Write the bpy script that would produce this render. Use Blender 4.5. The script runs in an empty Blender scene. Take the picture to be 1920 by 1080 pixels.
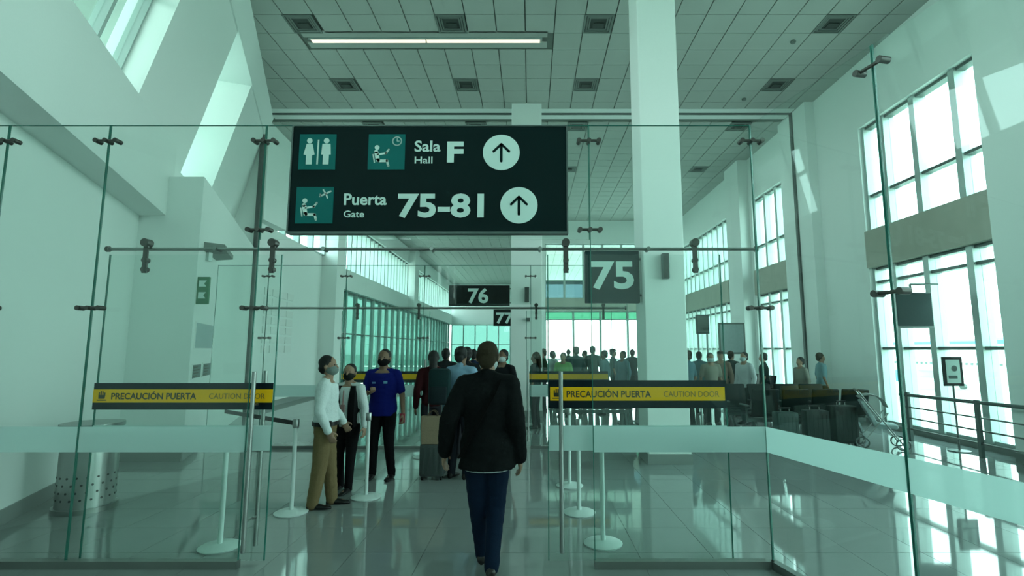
import bpy, bmesh, math, random
from mathutils import Vector, Matrix, noise
random.seed(7)
R = math.radians
sc = bpy.context.scene
COL = sc.collection

# ------------------------------------------------------------------ camera
F, CX, CY, HC = 950.0, 995.0, 540.0, 1.7
TH = math.atan(115.0 / F)
cam = bpy.data.cameras.new('camera'); camo = bpy.data.objects.new('camera', cam)
COL.objects.link(camo); sc.camera = camo
cam.sensor_width = 36.0; cam.lens = F / 1920 * 36.0
cam.shift_x = -(CX - 960) / 1920; cam.clip_start = 0.05; cam.clip_end = 2000
camo.location = (0, 0, HC); camo.rotation_euler = (R(90) + TH, 0, 0)

def ray(u, v):
    a, b = (u - CX) / F, (CY - v) / F
    return Vector((a, math.cos(TH) - b * math.sin(TH), math.sin(TH) + b * math.cos(TH)))
def atY(u, v, Y):
    d = ray(u, v); t = Y / d.y
    return Vector((d.x * t, Y, HC + d.z * t))
def atX(u, v, X):
    d = ray(u, v); t = X / d.x
    return Vector((X, d.y * t, HC + d.z * t))
def xat(u, Y, z=1.0):            # world X of pixel column u on something standing at Y, height z
    dep = Y * math.cos(TH) + (z - HC) * math.sin(TH)
    return (u - CX) / F * dep

# ------------------------------------------------------------------ sky, daylight, exposure
w = bpy.data.worlds.new('sky'); sc.world = w; w.use_nodes = True
nt = w.node_tree; nt.nodes.clear()
bgn = nt.nodes.new('ShaderNodeBackground'); out = nt.nodes.new('ShaderNodeOutputWorld')
tc = nt.nodes.new('ShaderNodeTexCoord'); sep = nt.nodes.new('ShaderNodeSeparateXYZ'); ramp = nt.nodes.new('ShaderNodeValToRGB')
nt.links.new(tc.outputs['Generated'], sep.inputs[0]); nt.links.new(sep.outputs['Z'], ramp.inputs[0])
ramp.color_ramp.elements[0].position = 0.0; ramp.color_ramp.elements[0].color = (0.80, 1.0, 0.96, 1)
ramp.color_ramp.elements[1].position = 0.7; ramp.color_ramp.elements[1].color = (0.58, 0.97, 0.98, 1)
nt.links.new(ramp.outputs[0], bgn.inputs[0]); bgn.inputs[1].default_value = 2.4
nt.links.new(bgn.outputs[0], out.inputs[0])
sc.view_settings.view_transform = 'Standard'; sc.view_settings.look = 'None'
sc.view_settings.exposure = 1.87; sc.view_settings.gamma = 1.0; sc.view_settings.use_curve_mapping = False
cy = sc.cycles
cy.transparent_max_bounces = 32; cy.max_bounces = 10; cy.diffuse_bounces = 5; cy.glossy_bounces = 5
cy.use_denoising = True; cy.caustics_reflective = False; cy.caustics_refractive = False; cy.sample_clamp_indirect = 4.0

def portal(loc, rot, sx, sy):     # marks a window opening for sampling the sky; adds no light of its own
    l = bpy.data.lights.new('window_daylight', 'AREA'); l.shape = 'RECTANGLE'; l.size = sx; l.size_y = sy
    l.cycles.is_portal = True
    o = bpy.data.objects.new('window_daylight', l); COL.objects.link(o); o.location = loc; o.rotation_euler = rot

# ------------------------------------------------------------------ materials
def nodes(m):
    m.use_nodes = True; return m.node_tree.nodes, m.node_tree.links
def mat(name, col, rough=0.5, metal=0.0, bump=0.0, scale=40.0, var=0.0, emit=0.0, spec=0.5):
    m = bpy.data.materials.new(name); n, l = nodes(m); b = n['Principled BSDF']
    b.inputs['Base Color'].default_value = (*col, 1); b.inputs['Roughness'].default_value = rough
    b.inputs['Metallic'].default_value = metal; b.inputs['Specular IOR Level'].default_value = spec
    if emit: b.inputs['Emission Color'].default_value = (*col, 1); b.inputs['Emission Strength'].default_value = emit
    if bump or var:
        t = n.new('ShaderNodeTexNoise'); t.inputs['Scale'].default_value = scale; t.inputs['Detail'].default_value = 4
        c = n.new('ShaderNodeTexCoord'); l.new(c.outputs['Object'], t.inputs['Vector'])
        if var:
            x = n.new('ShaderNodeMixRGB'); x.blend_type = 'MIX'
            x.inputs[1].default_value = (*[k * (1 - var) for k in col], 1); x.inputs[2].default_value = (*[min(1, k * (1 + var)) for k in col], 1)
            l.new(t.outputs['Fac'], x.inputs[0]); l.new(x.outputs[0], b.inputs['Base Color'])
        if bump:
            q = n.new('ShaderNodeBump'); q.inputs['Strength'].default_value = bump; q.inputs['Distance'].default_value = 0.01
            l.new(t.outputs['Fac'], q.inputs['Height']); l.new(q.outputs[0], b.inputs['Normal'])
    return m
def glass(name, tint, ior=1.45, rough=0.0, dull=0.0, dullcol=(0.6, 0.8, 0.75), gain=1.0):
    m = bpy.data.materials.new(name); n, l = nodes(m); n.clear()
    o = n.new('ShaderNodeOutputMaterial'); t = n.new('ShaderNodeBsdfTransparent'); g = n.new('ShaderNodeBsdfGlossy')
    x = n.new('ShaderNodeMixShader'); lw = n.new('ShaderNodeLayerWeight'); lw.inputs[0].default_value = 0.5
    pw = n.new('ShaderNodeMath'); pw.operation = 'POWER'; pw.inputs[1].default_value = 5.0
    f = n.new('ShaderNodeMath'); f.operation = 'MULTIPLY_ADD'; r0 = ((ior - 1) / (ior + 1)) ** 2      # Schlick reflectance, alike on both faces of the sheet
    f.inputs[1].default_value = 1 - r0; f.inputs[2].default_value = r0
    l.new(lw.outputs['Facing'], pw.inputs[0]); l.new(pw.outputs[0], f.inputs[0])
    t.inputs[0].default_value = (*tint, 1); g.inputs['Roughness'].default_value = rough; g.inputs[0].default_value = (gain, gain, gain, 1)
    l.new(f.outputs[0], x.inputs[0]); l.new(t.outputs[0], x.inputs[1]); l.new(g.outputs[0], x.inputs[2])
    last = x
    if dull:
        d = n.new('ShaderNodeBsdfDiffuse'); d.inputs[0].default_value = (*dullcol, 1)
        tr = n.new('ShaderNodeBsdfTranslucent'); tr.inputs[0].default_value = (*dullcol, 1)
        a = n.new('ShaderNodeMixShader'); a.inputs[0].default_value = 0.45
        l.new(d.outputs[0], a.inputs[1]); l.new(tr.outputs[0], a.inputs[2])
        y = n.new('ShaderNodeMixShader'); y.inputs[0].default_value = dull
        l.new(x.outputs[0], y.inputs[1]); l.new(a.outputs[0], y.inputs[2]); last = y
    l.new(last.outputs[0], o.inputs[0]); return m

MT = {}
MT['paint'] = mat('white_wall_paint', (0.78, 0.83, 0.81), 0.65, bump=0.04, scale=60, var=0.02)
MT['paint2'] = mat('column_paint', (0.80, 0.84, 0.82), 0.5, bump=0.03, scale=60, var=0.02)
MT['ctile'] = mat('mineral_ceiling_tile', (0.46, 0.49, 0.46), 0.9, bump=0.15, scale=160, var=0.05)
MT['cgrid'] = mat('ceiling_grid', (0.16, 0.19, 0.17), 0.7)
MT['ftile'] = mat('polished_floor_tile', (0.25, 0.27, 0.265), 0.045, var=0.05, scale=6, spec=0.75)
MT['grout'] = mat('floor_grout', (0.15, 0.17, 0.16), 0.5)
MT['beige'] = mat('window_beam_render', (0.42, 0.42, 0.36), 0.8, var=0.12, scale=3)
MT['joint'] = mat('dark_joint', (0.05, 0.065, 0.06), 0.5)
MT['base'] = mat('grey_skirting', (0.20, 0.22, 0.21), 0.4)
MT['frame'] = mat('window_frame_metal', (0.42, 0.50, 0.48), 0.4, 0.3)
MT['fdark'] = mat('dark_frame_metal', (0.10, 0.13, 0.125), 0.4, 0.4)
MT['steel'] = mat('brushed_steel', (0.30, 0.32, 0.31), 0.28, 0.9, bump=0.02, scale=200)
MT['rsteel'] = mat('dark_steel_rail', (0.24, 0.26, 0.25), 0.3, 0.85)
MT['fitting'] = mat('dark_fitting', (0.09, 0.085, 0.08), 0.35, 0.6)
MT['glass'] = glass('clear_glass', (0.945, 0.980, 0.968), 1.36)
MT['pane'] = glass('window_pane', (0.93, 0.985, 0.965), 1.4)
MT['store'] = glass('storefront_glass', (0.21, 0.33, 0.30), 1.5)
MT['teal_pane'] = glass('teal_pane', (0.17, 0.235, 0.25), 1.4)
MT['green_pane'] = glass('green_pane', (0.15, 0.31, 0.235), 1.4)
MT['frost'] = glass('frosted_film', (0.85, 0.95, 0.93), 1.4, 0.3, dull=0.82, dullcol=(0.80, 0.92, 0.91))
MT['edge'] = mat('green_glass_edge', (0.03, 0.16, 0.125), 0.15)
MT['sign'] = mat('sign_dark_teal', (0.0015, 0.012, 0.013), 0.5, spec=0.12)
MT['teal'] = mat('sign_teal', (0.0, 0.14, 0.135), 0.5, spec=0.2)
MT['swhite'] = mat('sign_white', (0.66, 0.80, 0.76), 0.5)
MT['sgrey'] = mat('sign_slate', (0.006, 0.028, 0.030), 0.5, spec=0.15)
MT['black'] = mat('black_plastic', (0.004, 0.006, 0.006), 0.4, spec=0.25)
MT['navy'] = mat('caution_navy', (0.002, 0.010, 0.015), 0.5, spec=0.15)
MT['yellow'] = mat('caution_yellow', (1.0, 0.50, 0.006), 0.5, spec=0.15)
MT['ylet'] = mat('caution_letter', (0.035, 0.03, 0.012), 0.6)
MT['ylet2'] = mat('caution_letter_light', (0.22, 0.13, 0.02), 0.6)
MT['lamp'] = mat('warm_lamp_diffuser', (1.0, 0.84, 0.68), 0.5, emit=0.28)
MT['vent'] = mat('vent_metal', (0.17, 0.20, 0.185), 0.6)
MT['ventd'] = mat('vent_throat', (0.05, 0.06, 0.055), 0.7)
MT['wpost'] = mat('white_post', (0.62, 0.70, 0.68), 0.35)
MT['seat'] = mat('black_vinyl', (0.003, 0.010, 0.009), 0.55, spec=0.15)
MT['apron'] = mat('concrete_apron', (0.60, 0.60, 0.52), 0.9, var=0.08, scale=0.2)
MT['green'] = mat('exit_green', (0.02, 0.16, 0.07), 0.5)
MT['paper'] = mat('notice_paper', (0.40, 0.49, 0.50), 0.7, var=0.15, scale=20)
MT['paperd'] = mat('notice_dark', (0.13, 0.17, 0.165), 0.7, var=0.3, scale=25)
MT['white'] = mat('white_gloss', (0.75, 0.78, 0.76), 0.35)
MT['blue'] = mat('roof_blue', (0.08, 0.25, 0.45), 0.6)
_mc = {}
def cloth(col, rough=0.85):
    k = (tuple(round(c, 3) for c in col), rough)
    if k not in _mc: _mc[k] = mat('cloth_%02d' % len(_mc), col, rough, bump=0.25, scale=90, var=0.18, spec=0.12 if rough > 0.7 else 0.35)
    return _mc[k]

# ------------------------------------------------------------------ building helpers
ORG = {}
def root_of(o):
    while o.parent: o = o.parent
    return o
def tag(o, label=None, cat=None, group=None, kind=None):
    if label: o['label'] = label
    if cat: o['category'] = cat
    if group: o['group'] = group
    if kind: o['kind'] = kind
    return o
def thing(name, loc, label=None, cat=None, group=None, kind=None, rz=0.0):
    o = bpy.data.objects.new(name, None); COL.objects.link(o); o.location = loc; o.rotation_euler.z = rz
    o.empty_display_size = 0.1
    ORG[o.name] = Vector((0, 0, 0)) if rz else Vector(loc)   # rotated things are modelled in local coordinates
    return tag(o, label, cat, group, kind)
def local(o): ORG[o.name] = Vector((0, 0, 0)); return o

class MB:
    def __init__(s): s.v = []; s.f = []; s.m = []; s.mats = []
    def mi(s, m):
        if m is None: return 0
        if m not in s.mats: s.mats.append(m)
        return s.mats.index(m)
    def hexa(s, p, m=None):      # p: 4 bottom (ccw) + 4 top
        b = len(s.v); s.v += [Vector(q) for q in p]; k = s.mi(m)
        for f in ((3, 2, 1, 0), (4, 5, 6, 7), (0, 1, 5, 4), (1, 2, 6, 5), (2, 3, 7, 6), (3, 0, 4, 7)):
            s.f.append([b + i for i in f]); s.m.append(k)
        return s
    def box(s, x0, x1, y0, y1, z0, z1, m=None):
        return s.hexa([(x0, y0, z0), (x1, y0, z0), (x1, y1, z0), (x0, y1, z0), (x0, y0, z1), (x1, y0, z1), (x1, y1, z1), (x0, y1, z1)], m)
    def rbox(s, x0, x1, y0, y1, z0, z1, r, m=None, seg=2):   # bevelled box
        bm = bmesh.new(); bmesh.ops.create_cube(bm, size=1)
        for v in bm.verts: v.co = Vector(((x0 + x1) / 2 + v.co.x * (x1 - x0), (y0 + y1) / 2 + v.co.y * (y1 - y0), (z0 + z1) / 2 + v.co.z * (z1 - z0)))
        bmesh.ops.bevel(bm, geom=bm.edges[:], offset=r, segments=seg, profile=0.5, affect='EDGES')
        return s.bm(bm, m)
    def bm(s, bm, m=None):
        b = len(s.v); bm.verts.index_update(); k = s.mi(m)
        s.v += [v.co.copy() for v in bm.verts]
        for f in bm.faces: s.f.append([b + v.index for v in f.verts]); s.m.append(k)
        bm.free(); return s
    def prism(s, poly, z0, z1, m=None):     # xy polygon extruded in z
        n = len(poly); b = len(s.v); k = s.mi(m)
        s.v += [Vector((x, y, z0)) for x, y in poly] + [Vector((x, y, z1)) for x, y in poly]
        s.f += [[b + i for i in range(n)][::-1], [b + n + i for i in range(n)]] + [[b + i, b + (i + 1) % n, b + n + (i + 1) % n, b + n + i] for i in range(n)]
        s.m += [k] * (n + 2); return s
    def slabxz(s, poly, y0, y1, m=None):    # xz polygon extruded in y
        n = len(poly); b = len(s.v); k = s.mi(m)
        s.v += [Vector((x, y0, z)) for x, z in poly] + [Vector((x, y1, z)) for x, z in poly]
        s.f += [[b + i for i in range(n)], [b + n + i for i in range(n)][::-1]] + [[b + (i + 1) % n, b + i, b + n + i, b + n + (i + 1) % n] for i in range(n)]
        s.m += [k] * (n + 2); return s
    def loft(s, rings, m=None, cap=True):
        n = len(rings[0]); b = len(s.v); k = s.mi(m)
        for r in rings: s.v += [Vector(p) for p in r]
        for i in range(len(rings) - 1):
            for j in range(n):
                s.f.append([b + i * n + j, b + i * n + (j + 1) % n, b + (i + 1) * n + (j + 1) % n, b + (i + 1) * n + j]); s.m.append(k)
        if cap:
            s.f += [[b + j for j in range(n)][::-1], [b + (len(rings) - 1) * n + j for j in range(n)]]; s.m += [k, k]
        return s
    def tube(s, p0, p1, r0, r1=None, n=12, m=None, cap=True):
        p0, p1 = Vector(p0), Vector(p1); r1 = r0 if r1 is None else r1
        q = (p1 - p0).to_track_quat('Z', 'Y')
        c = [q @ Vector((math.cos(2 * math.pi * i / n), math.sin(2 * math.pi * i / n), 0)) for i in range(n)]
        return s.loft([[p0 + a * r0 for a in c], [p1 + a * r1 for a in c]], m, cap)
    def capsule(s, p0, r0, p1, r1, n=10, m=None, k=3):
        p0, p1 = Vector(p0), Vector(p1); q = (p1 - p0).to_track_quat('Z', 'Y')
        c = [q @ Vector((math.cos(2 * math.pi * i / n), math.sin(2 * math.pi * i / n), 0)) for i in range(n)]
        ax = (p1 - p0).normalized(); rings = []
        for i in range(k):
            a = math.pi / 2 * (1 - (i + 0.15) / k); rings.append([p0 - ax * r0 * math.sin(a) + e * r0 * math.cos(a) for e in c])
        for i in range(4): t = i / 3; rings.append([p0.lerp(p1, t) + e * (r0 + (r1 - r0) * t) for e in c])
        for i in range(k):
            a = math.pi / 2 * (i + 0.85) / k; rings.append([p1 + ax * r1 * math.sin(a) + e * r1 * math.cos(a) for e in c])
        return s.loft(rings, m)
    def lathe(s, prof, c=(0, 0, 0), n=24, m=None):    # prof: (r, z)
        c = Vector(c)
        return s.loft([[c + Vector((max(r, 1e-4) * math.cos(2 * math.pi * i / n), max(r, 1e-4) * math.sin(2 * math.pi * i / n), z)) for i in range(n)] for r, z in prof], m)
    def ell(s, c, rx, ry, rz, n=14, k=9, m=None, rot=None):
        c = Vector(c); rings = []
        for i in range(k + 1):
            a = -math.pi / 2 + math.pi * (i + 0.0) / k
            a = max(-1.5, min(1.5, a)); ring = []
            for j in range(n):
                p = Vector((rx * math.cos(a) * math.cos(2 * math.pi * j / n), ry * math.cos(a) * math.sin(2 * math.pi * j / n), rz * math.sin(a)))
                ring.append(c + (rot @ p if rot else p))
            rings.append(ring)
        return s.loft(rings, m)
    def build(s, name, material=None, parent=None, smooth=False, org=None, **tags):
        o = None
        if parent is not None: org = ORG[root_of(parent).name]
        elif org is None:
            xs = [v.x for v in s.v]; ys = [v.y for v in s.v]
            org = Vector(((min(xs) + max(xs)) / 2, (min(ys) + max(ys)) / 2, min(v.z for v in s.v)))
        me = bpy.data.meshes.new(name); me.from_pydata([v - Vector(org) for v in s.v], [], s.f)
        for m in (s.mats or [material or MT['paint']]): me.materials.append(m)
        if s.mats: me.polygons.foreach_set('material_index', s.m)
        bm = bmesh.new(); bm.from_mesh(me); bmesh.ops.recalc_face_normals(bm, faces=bm.faces); bm.to_mesh(me); bm.free()
        if smooth: me.shade_smooth(); 
        if smooth == 'auto': me.set_sharp_from_angle(angle=R(35))
        o = bpy.data.objects.new(name, me); COL.objects.link(o)
        if parent is not None: o.parent = parent
        else: o.location = org; ORG[o.name] = Vector(org)
        return tag(o, **tags)

def clone(o, parent=None, loc=None):
    c = o.copy(); COL.objects.link(c); c.parent = parent
    if loc is not None: c.location = loc
    for ch in o.children: clone(ch, c)
    return c

_fontcache = {}
def text_bm(mb, txt, size, x, z, y, depth=0.004, bold=0.0, align='LEFT', m=None, sx=1.0, facing=1):
    """letters standing in the xz plane, front face at y (towards -y)"""
    cu = bpy.data.curves.new('t', 'FONT'); cu.body = txt; cu.size = size; cu.offset = bold * size; cu.extrude = depth / 2
    cu.align_x = align; cu.resolution_u = 3
    o = bpy.data.objects.new('t', cu); COL.objects.link(o)
    dg = bpy.context.evaluated_depsgraph_get(); me = o.evaluated_get(dg).to_mesh()
    b = len(mb.v); k = mb.mi(m)
    for v in me.vertices: mb.v.append(Vector((x + v.co.x * sx, y - v.co.z, z + v.co.y)))
    for p in me.polygons: mb.f.append([b + i for i in p.vertices]); mb.m.append(k)
    bpy.data.objects.remove(o); bpy.data.curves.remove(cu)
    return mb

# ------------------------------------------------------------------ the room: left wall axes (it runs off at an angle)
NV, DV = Vector((0.924, 0.383, 0)), Vector((-0.383, 0.924, 0))
def WL(n, s, z): p = NV * n + DV * s; return Vector((p.x, p.y, z))
def sY(Y, n): return (Y - 0.383 * n) / 0.924
ZC = 8.4
def lean(z): return -2.39 + 0.2485 * (z - 5.1)

# floor ------------------------------------------------------------
fl = MB().box(-10, 9, -10.4, 52.4, -0.3, -0.004).build('floor', MT['grout'], org=(0, 0, 0), kind='structure', label='polished grey tiled concourse floor')
T = 0.6
me_tile = MB().box(-T / 2 + 0.002, T / 2 - 0.002, -T / 2 + 0.002, T / 2 - 0.002, -0.006, 0.0)
cells = [(i, j) for i in range(-17, 16) for j in range(-17, 88)]
def in_view(i, j):
    x, y = i * T, j * T
    return y > 3.7 and -1.08 * y < x < 1.0 * y and x > -3.3 - 0.41 * y and x < 7.6
vis = sorted([c for c in cells if in_view(*c)], key=lambda c: c[1] * T + 0.15 * abs(c[0] * T))[:290]
tile0 = None
for i, j in vis:
    if tile0 is None:
        tile0 = MB(); tile0.v, tile0.f = me_tile.v, me_tile.f; tile0.m = me_tile.m
        tile0 = tile0.build('floor_tile', MT['ftile'], fl); tile0.location = (i * T, j * T, 0)
    else: clone(tile0, fl, (i * T, j * T, 0))
vs = set(vis); rest = MB()
for i, j in cells:
    if (i, j) not in vs: rest.box(i * T - T / 2 + .002, i * T + T / 2 - .002, j * T - T / 2 + .002, j * T + T / 2 - .002, -0.006, 0)
rest.build('floor_tile_field', MT['ftile'], fl, kind='stuff')

# ceiling ----------------------------------------------------------
ce = MB().box(-10, 8.2, -10.4, 52.4, ZC + 0.028, ZC + 0.25).build('ceiling', MT['cgrid'], org=(0, 0, 0), kind='structure', label='suspended ceiling of square mineral tiles')
G = 0.61; GX, GY = -0.113 + G / 2, 9.78
VENTS = [(x, y) for x in (-4.73, -1.65, 1.40, 6.28) for y in (9.78, 12.22, 14.66, 18.32, 22.0)]
LAMP = (-4.77, 0.20, 10.32)
def skip(x, y):
    return any(abs(x - a) < 0.4 and abs(y - b) < 0.3 for a, b in VENTS) or (LAMP[0] - 0.25 < x < LAMP[1] + 0.25 and abs(y - LAMP[2]) < 0.32)
ccells = []
for i in range(-16, 14):
    for j in range(-33, 69):
        x, y = GX + i * G, GY + j * G
        if x < (-1.55 - 0.383 * y) / 0.924 - 0.4 and y < 14: continue
        if x > 8.0 or skip(x, y) or (13.45 < y < 14.1): continue
        ccells.append((x, y))
cv = sorted([c for c in ccells if c[1] > 8.3 and -0.8 * c[1] < c[0] < 0.85 * c[1]], key=lambda c: c[1])[:295]
me_ct = MB().box(-G / 2 + 0.011, G / 2 - 0.011, -G / 2 + 0.008, G / 2 - 0.008, 0, 0.026)
t0 = None
for x, y in cv:
    if t0 is None: t0 = me_ct.build('ceiling_tile', MT['ctile'], ce); t0.location = (x, y, ZC)
    else: clone(t0, ce, (x, y, ZC))
cs = set(cv); rest = MB()
for x, y in ccells:
    if (x, y) not in cs: rest.box(x - G / 2 + .011, x + G / 2 - .011, y - G / 2 + .008, y + G / 2 - .008, ZC, ZC + .026)
rest.build('ceiling_tile_field', MT['ctile'], ce, kind='stuff')
MB().box(LAMP[0] - 0.14, LAMP[1] + 0.16, LAMP[2] - 0.30, LAMP[2] - 0.09, ZC, ZC + .026).box(LAMP[0] - 0.14, LAMP[1] + 0.16, LAMP[2] + 0.09, LAMP[2] + 0.30, ZC, ZC + .026).build('lamp_plank', MT['ctile'], ce)
# expansion joint round ceiling and walls
j = MB().box(-7.5, 7.48, 13.74, 13.84, ZC - 0.02, ZC + 0.03).build('trim_1', MT['joint'], org=(0, 13.79, ZC), kind='structure', label='dark expansion joint strip crossing ceiling and walls')
MB().box(-7.45, 7.4, 13.5, 13.73, ZC - 0.012, ZC + 0.02).box(-7.45, 7.4, 13.85, 14.08, ZC - 0.03, ZC + 0.02).build('cover_strip', MT['paint2'], j)
MB().box(-7.64, -7.54, 13.70, 13.82, 0, ZC).build('wall_joint', MT['joint'], j)
MB().box(7.40, 7.47, 13.74, 13.84, 0, ZC).build('wall_joint', MT['joint'], j)

# left wall --------------------------------------------------------
def whex(mb, n0, n1, s0, s1, z0, z1, m=None):
    return mb.hexa([WL(n1, s0, z0), WL(n1, s1, z0), WL(n0, s1, z0), WL(n0, s0, z0), WL(n1, s0, z1), WL(n1, s1, z1), WL(n0, s1, z1), WL(n0, s0, z1)], m)
def lhex(mb, o0, o1, s0, s1, z0, z1, m=None):    # leaning upper wall
    a, b = lean(z0), lean(z1)
    return mb.hexa([WL(a + o1, s0, z0), WL(a + o1, s1, z0), WL(a + o0, s1, z0), WL(a + o0, s0, z0), WL(b + o1, s0, z1), WL(b + o1, s1, z1), WL(b + o0, s1, z1), WL(b + o0, s0, z1)], m)
SA, SB, SE = sY(1.2, -2.79), sY(8.0, -2.6), 15.9
wl = whex(MB(), -3.2, -2.79, SA, SB + 0.6, 0, 3.9).build('wall_left', MT['paint'], org=(0, 0, 0), kind='structure', label='white left wall running off at an angle with leaning upper storey')
whex(MB(), -3.2, -2.39, SA, SB + 0.2, 3.85, 5.1).build('fascia', MT['paint'], wl)
MB().prism([(-5.33, 8.0), (-7.66, 13.8), (-9.4, 13.8), (-7.0, 8.0)], 0, 4.5).build('lower_pier', MT['paint'], wl)
P1a, P1b, P2a = sY(6.5, -2.2), sY(8.9, -2.2), sY(10.9, -2.2)
up = MB()
lhex(up, -0.55, 0.0, P1a, P1b, 5.1, 8.6); lhex(up, -1.3, -0.5, P1b - 0.5, P1b, 4.4, 8.6); lhex(up, -0.55, 0, P1b - 0.9, P1b, 4.4, 5.1)
up.build('upper_pier', MT['paint2'], wl)
lhex(MB(), -1.3, 0.0, P2a, SE, 4.4, 8.6).build('upper_pier', MT['paint2'], wl)
lhex(MB(), -0.55, 0.0, SA, sY(2.2, -2.2), 5.1, 8.6).build('upper_pier', MT['paint2'], wl)
lhex(MB(), -1.3, 0.03, SA, SE, 7.75, 8.6).build('head_beam', MT['paint'], wl)
lhex(MB(), -1.4, -0.4, P1b, P2a, 4.4, 5.25).build('sill_wall', MT['paint'], wl)
MB().box(-4.0, -3.55, -10, 1.6, 0, 4.0).box(-4.0, -3.55, -10, 1.6, 7.9, 8.6).box(-4.0, -3.55, -10, -9.4, 4.0, 7.9).box(-4.0, -3.55, 0.6, 1.6, 4.0, 7.9).build('wall_return', MT['paint'], wl)  # upper opening holds glazing added for more daylight in the hall
# clerestory windows in the leaning wall
def lwindow(idx, s0, s1, z0, z1, step, label, o=0.0):
    wd = thing('window_%d' % idx, WL(lean(z0) - 0.35, (s0 + s1) / 2, z0), label, kind='structure')
    k = max(1, round((s1 - s0) / step)); st = (s1 - s0) / k
    for i in range(k + 1):
        s = s0 + i * st
        lhex(MB(), -0.42 - o, -0.28 - o, s - 0.035, s + 0.035, z0, z1).build('mullion', MT['frame'], wd)
    for i in range(k):
        s = s0 + i * st
        lhex(MB(), -0.36 - o, -0.35 - o, s + 0.035, s + st - 0.035, z0, z1).build('pane', MT['pane'], wd)
    lhex(MB(), -0.41 - o, -0.29 - o, s0, s1, z0 + 1.35, z0 + 1.41).build('transom', MT['frame'], wd)
lwindow(1, sY(2.2, -2.2), P1a, 5.1, 7.75, 0.8, 'clerestory window above the white fascia')
lwindow(2, P1b, P2a, 5.25, 7.75, 0.7, 'clerestory window between two leaning piers', 0.75)
bs = whex(MB(), -2.79, -2.77, SA, SB - 0.3, 0, 0.15)
bs.prism([(-5.32, 7.99), (-7.65, 13.7), (-7.7, 13.7), (-5.36, 7.97), (-6.3, 7.97), (-6.3, 7.99)][:4], 0, 0.15)
bs.box(-6.35, -5.33, 7.97, 8.0, 0, 0.15)
bs.build('baseboard_left', MT['base'], org=(-5.3, 6, 0), kind='structure', label='grey skirting along the left wall')

# far left white wall, pilaster, shop front and clerestory -----------------
wf = MB().prism([(-7.66, 13.8), (-8.1, 19.4), (-9.4, 19.4), (-9.4, 13.8)], 0, 5.3).build('wall_back_left', MT['paint'], org=(-8, 16, 0), kind='structure', label='white wall with a grid of pale squares beyond the joint')
MB().prism([(-7.66, 13.8), (-8.1, 19.4), (-9.4, 19.4), (-9.4, 13.8)], 7.6, 8.6).build('head_wall', MT['paint'], wf)
MB().box(-9.4, -7.45, 13.8, 15.2, 5.3, 7.6).build('upper_pier', MT['paint2'], wf)
MB().box(-9.4, -7.5, 19.4, 20.2, 0, 8.6).build('pilaster', MT['paint2'], wf)
MB().box(-9.4, -7.7, 33.4, 34.6, 4.3, 8.6).build('pilaster', MT['paint2'], wf)
MB().prism([(-7.65, 13.85), (-8.07, 19.4), (-8.1, 19.4), (-7.68, 13.85)], 0, 0.16).build('skirting', MT['base'], wf)
for gi in range(4):
    for gj in range(7):
        y0 = 14.6 + gi * 0.55; z0 = 1.6 + gj * 0.28; xx = -7.66 - (y0 - 13.8) * 0.0786
        MB().box(xx - 0.1, xx + 0.02, y0, y0 + 0.42, z0, z0 + 0.21).build('pale_square', MT['white'], wf)  # grid of pale squares, slightly proud of the wall
ws = MB().box(-9.0, -8.1, 20.2, 52, 4.3, 5.2).build('wall_far_left', MT['paint'], org=(-8.2, 36, 0), kind='structure', label='far shop front wall with pale fascia')
MB().box(-9.0, -8.1, 20.2, 52, 7.4, 8.6).build('head_wall', MT['paint'], ws)
def xwindow(idx, X, y0, y1, z0, z1, ys, zs, label, pane='pane', dep=0.2, mw=0.05, frame='frame', ztint=None, sgn=1):
    """window in a wall of constant X; sgn=+1 when the outside lies towards +X"""
    wd = thing('window_%d' % idx, (X, (y0 + y1) / 2, z0), label, kind='structure')
    for y in [y0] + list(ys) + [y1]:
        MB().box(X, X + sgn * dep, y - mw, y + mw, z0, z1).build('mullion', MT[frame], wd)
    for z in [z0 + 0.03] + list(zs) + [z1 - 0.03]:
        MB().box(X + sgn * 0.04, X + sgn * dep * 0.8, y0, y1, z - 0.03, z + 0.03).build('transom', MT['fdark'] if z not in (z0 + .03,) else MT[frame], wd)
    ye, ze = [y0] + list(ys) + [y1], [z0] + list(zs) + [z1]
    for a, b in zip(ye, ye[1:]):
        for c, d in zip(ze, ze[1:]):
            MB().box(X + sgn * dep * 0.5, X + sgn * (dep * 0.5 + 0.01), a + mw, b - mw, c + 0.03, d - 0.03).build('pane', MT[pane], wd)
    return wd
xwindow(3, -8.2, 20.2, 33.4, 5.2, 7.4, [20.2 + 0.66 * i for i in range(1, 20)], [], 'far clerestory window with close vertical bars', sgn=-1)
xwindow(4, -8.2, 34.6, 52, 5.2, 7.4, [34.6 + 0.87 * i for i in range(1, 20)], [], 'farthest clerestory window with close vertical bars', sgn=-1)
xwindow(5, -8.3, 20.2, 52, 0.05, 4.3, [20.2 + 1.325 * i for i in range(1, 24)], [2.4], 'teal glass shop front along the far hall', pane='store', sgn=-1, mw=0.03)
xwindow(6, -8.0, 15.2, 19.4, 5.3, 7.6, [16.2, 17.2, 18.3], [], 'clerestory window above the white wall with pale squares', sgn=-1)
MB().box(-9.2, 1.2, 52, 52.4, 4.2, 8.6).build('wall_back', MT['paint'], org=(-4, 52.2, 0), kind='structure', label='end wall of the far hall')
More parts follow.
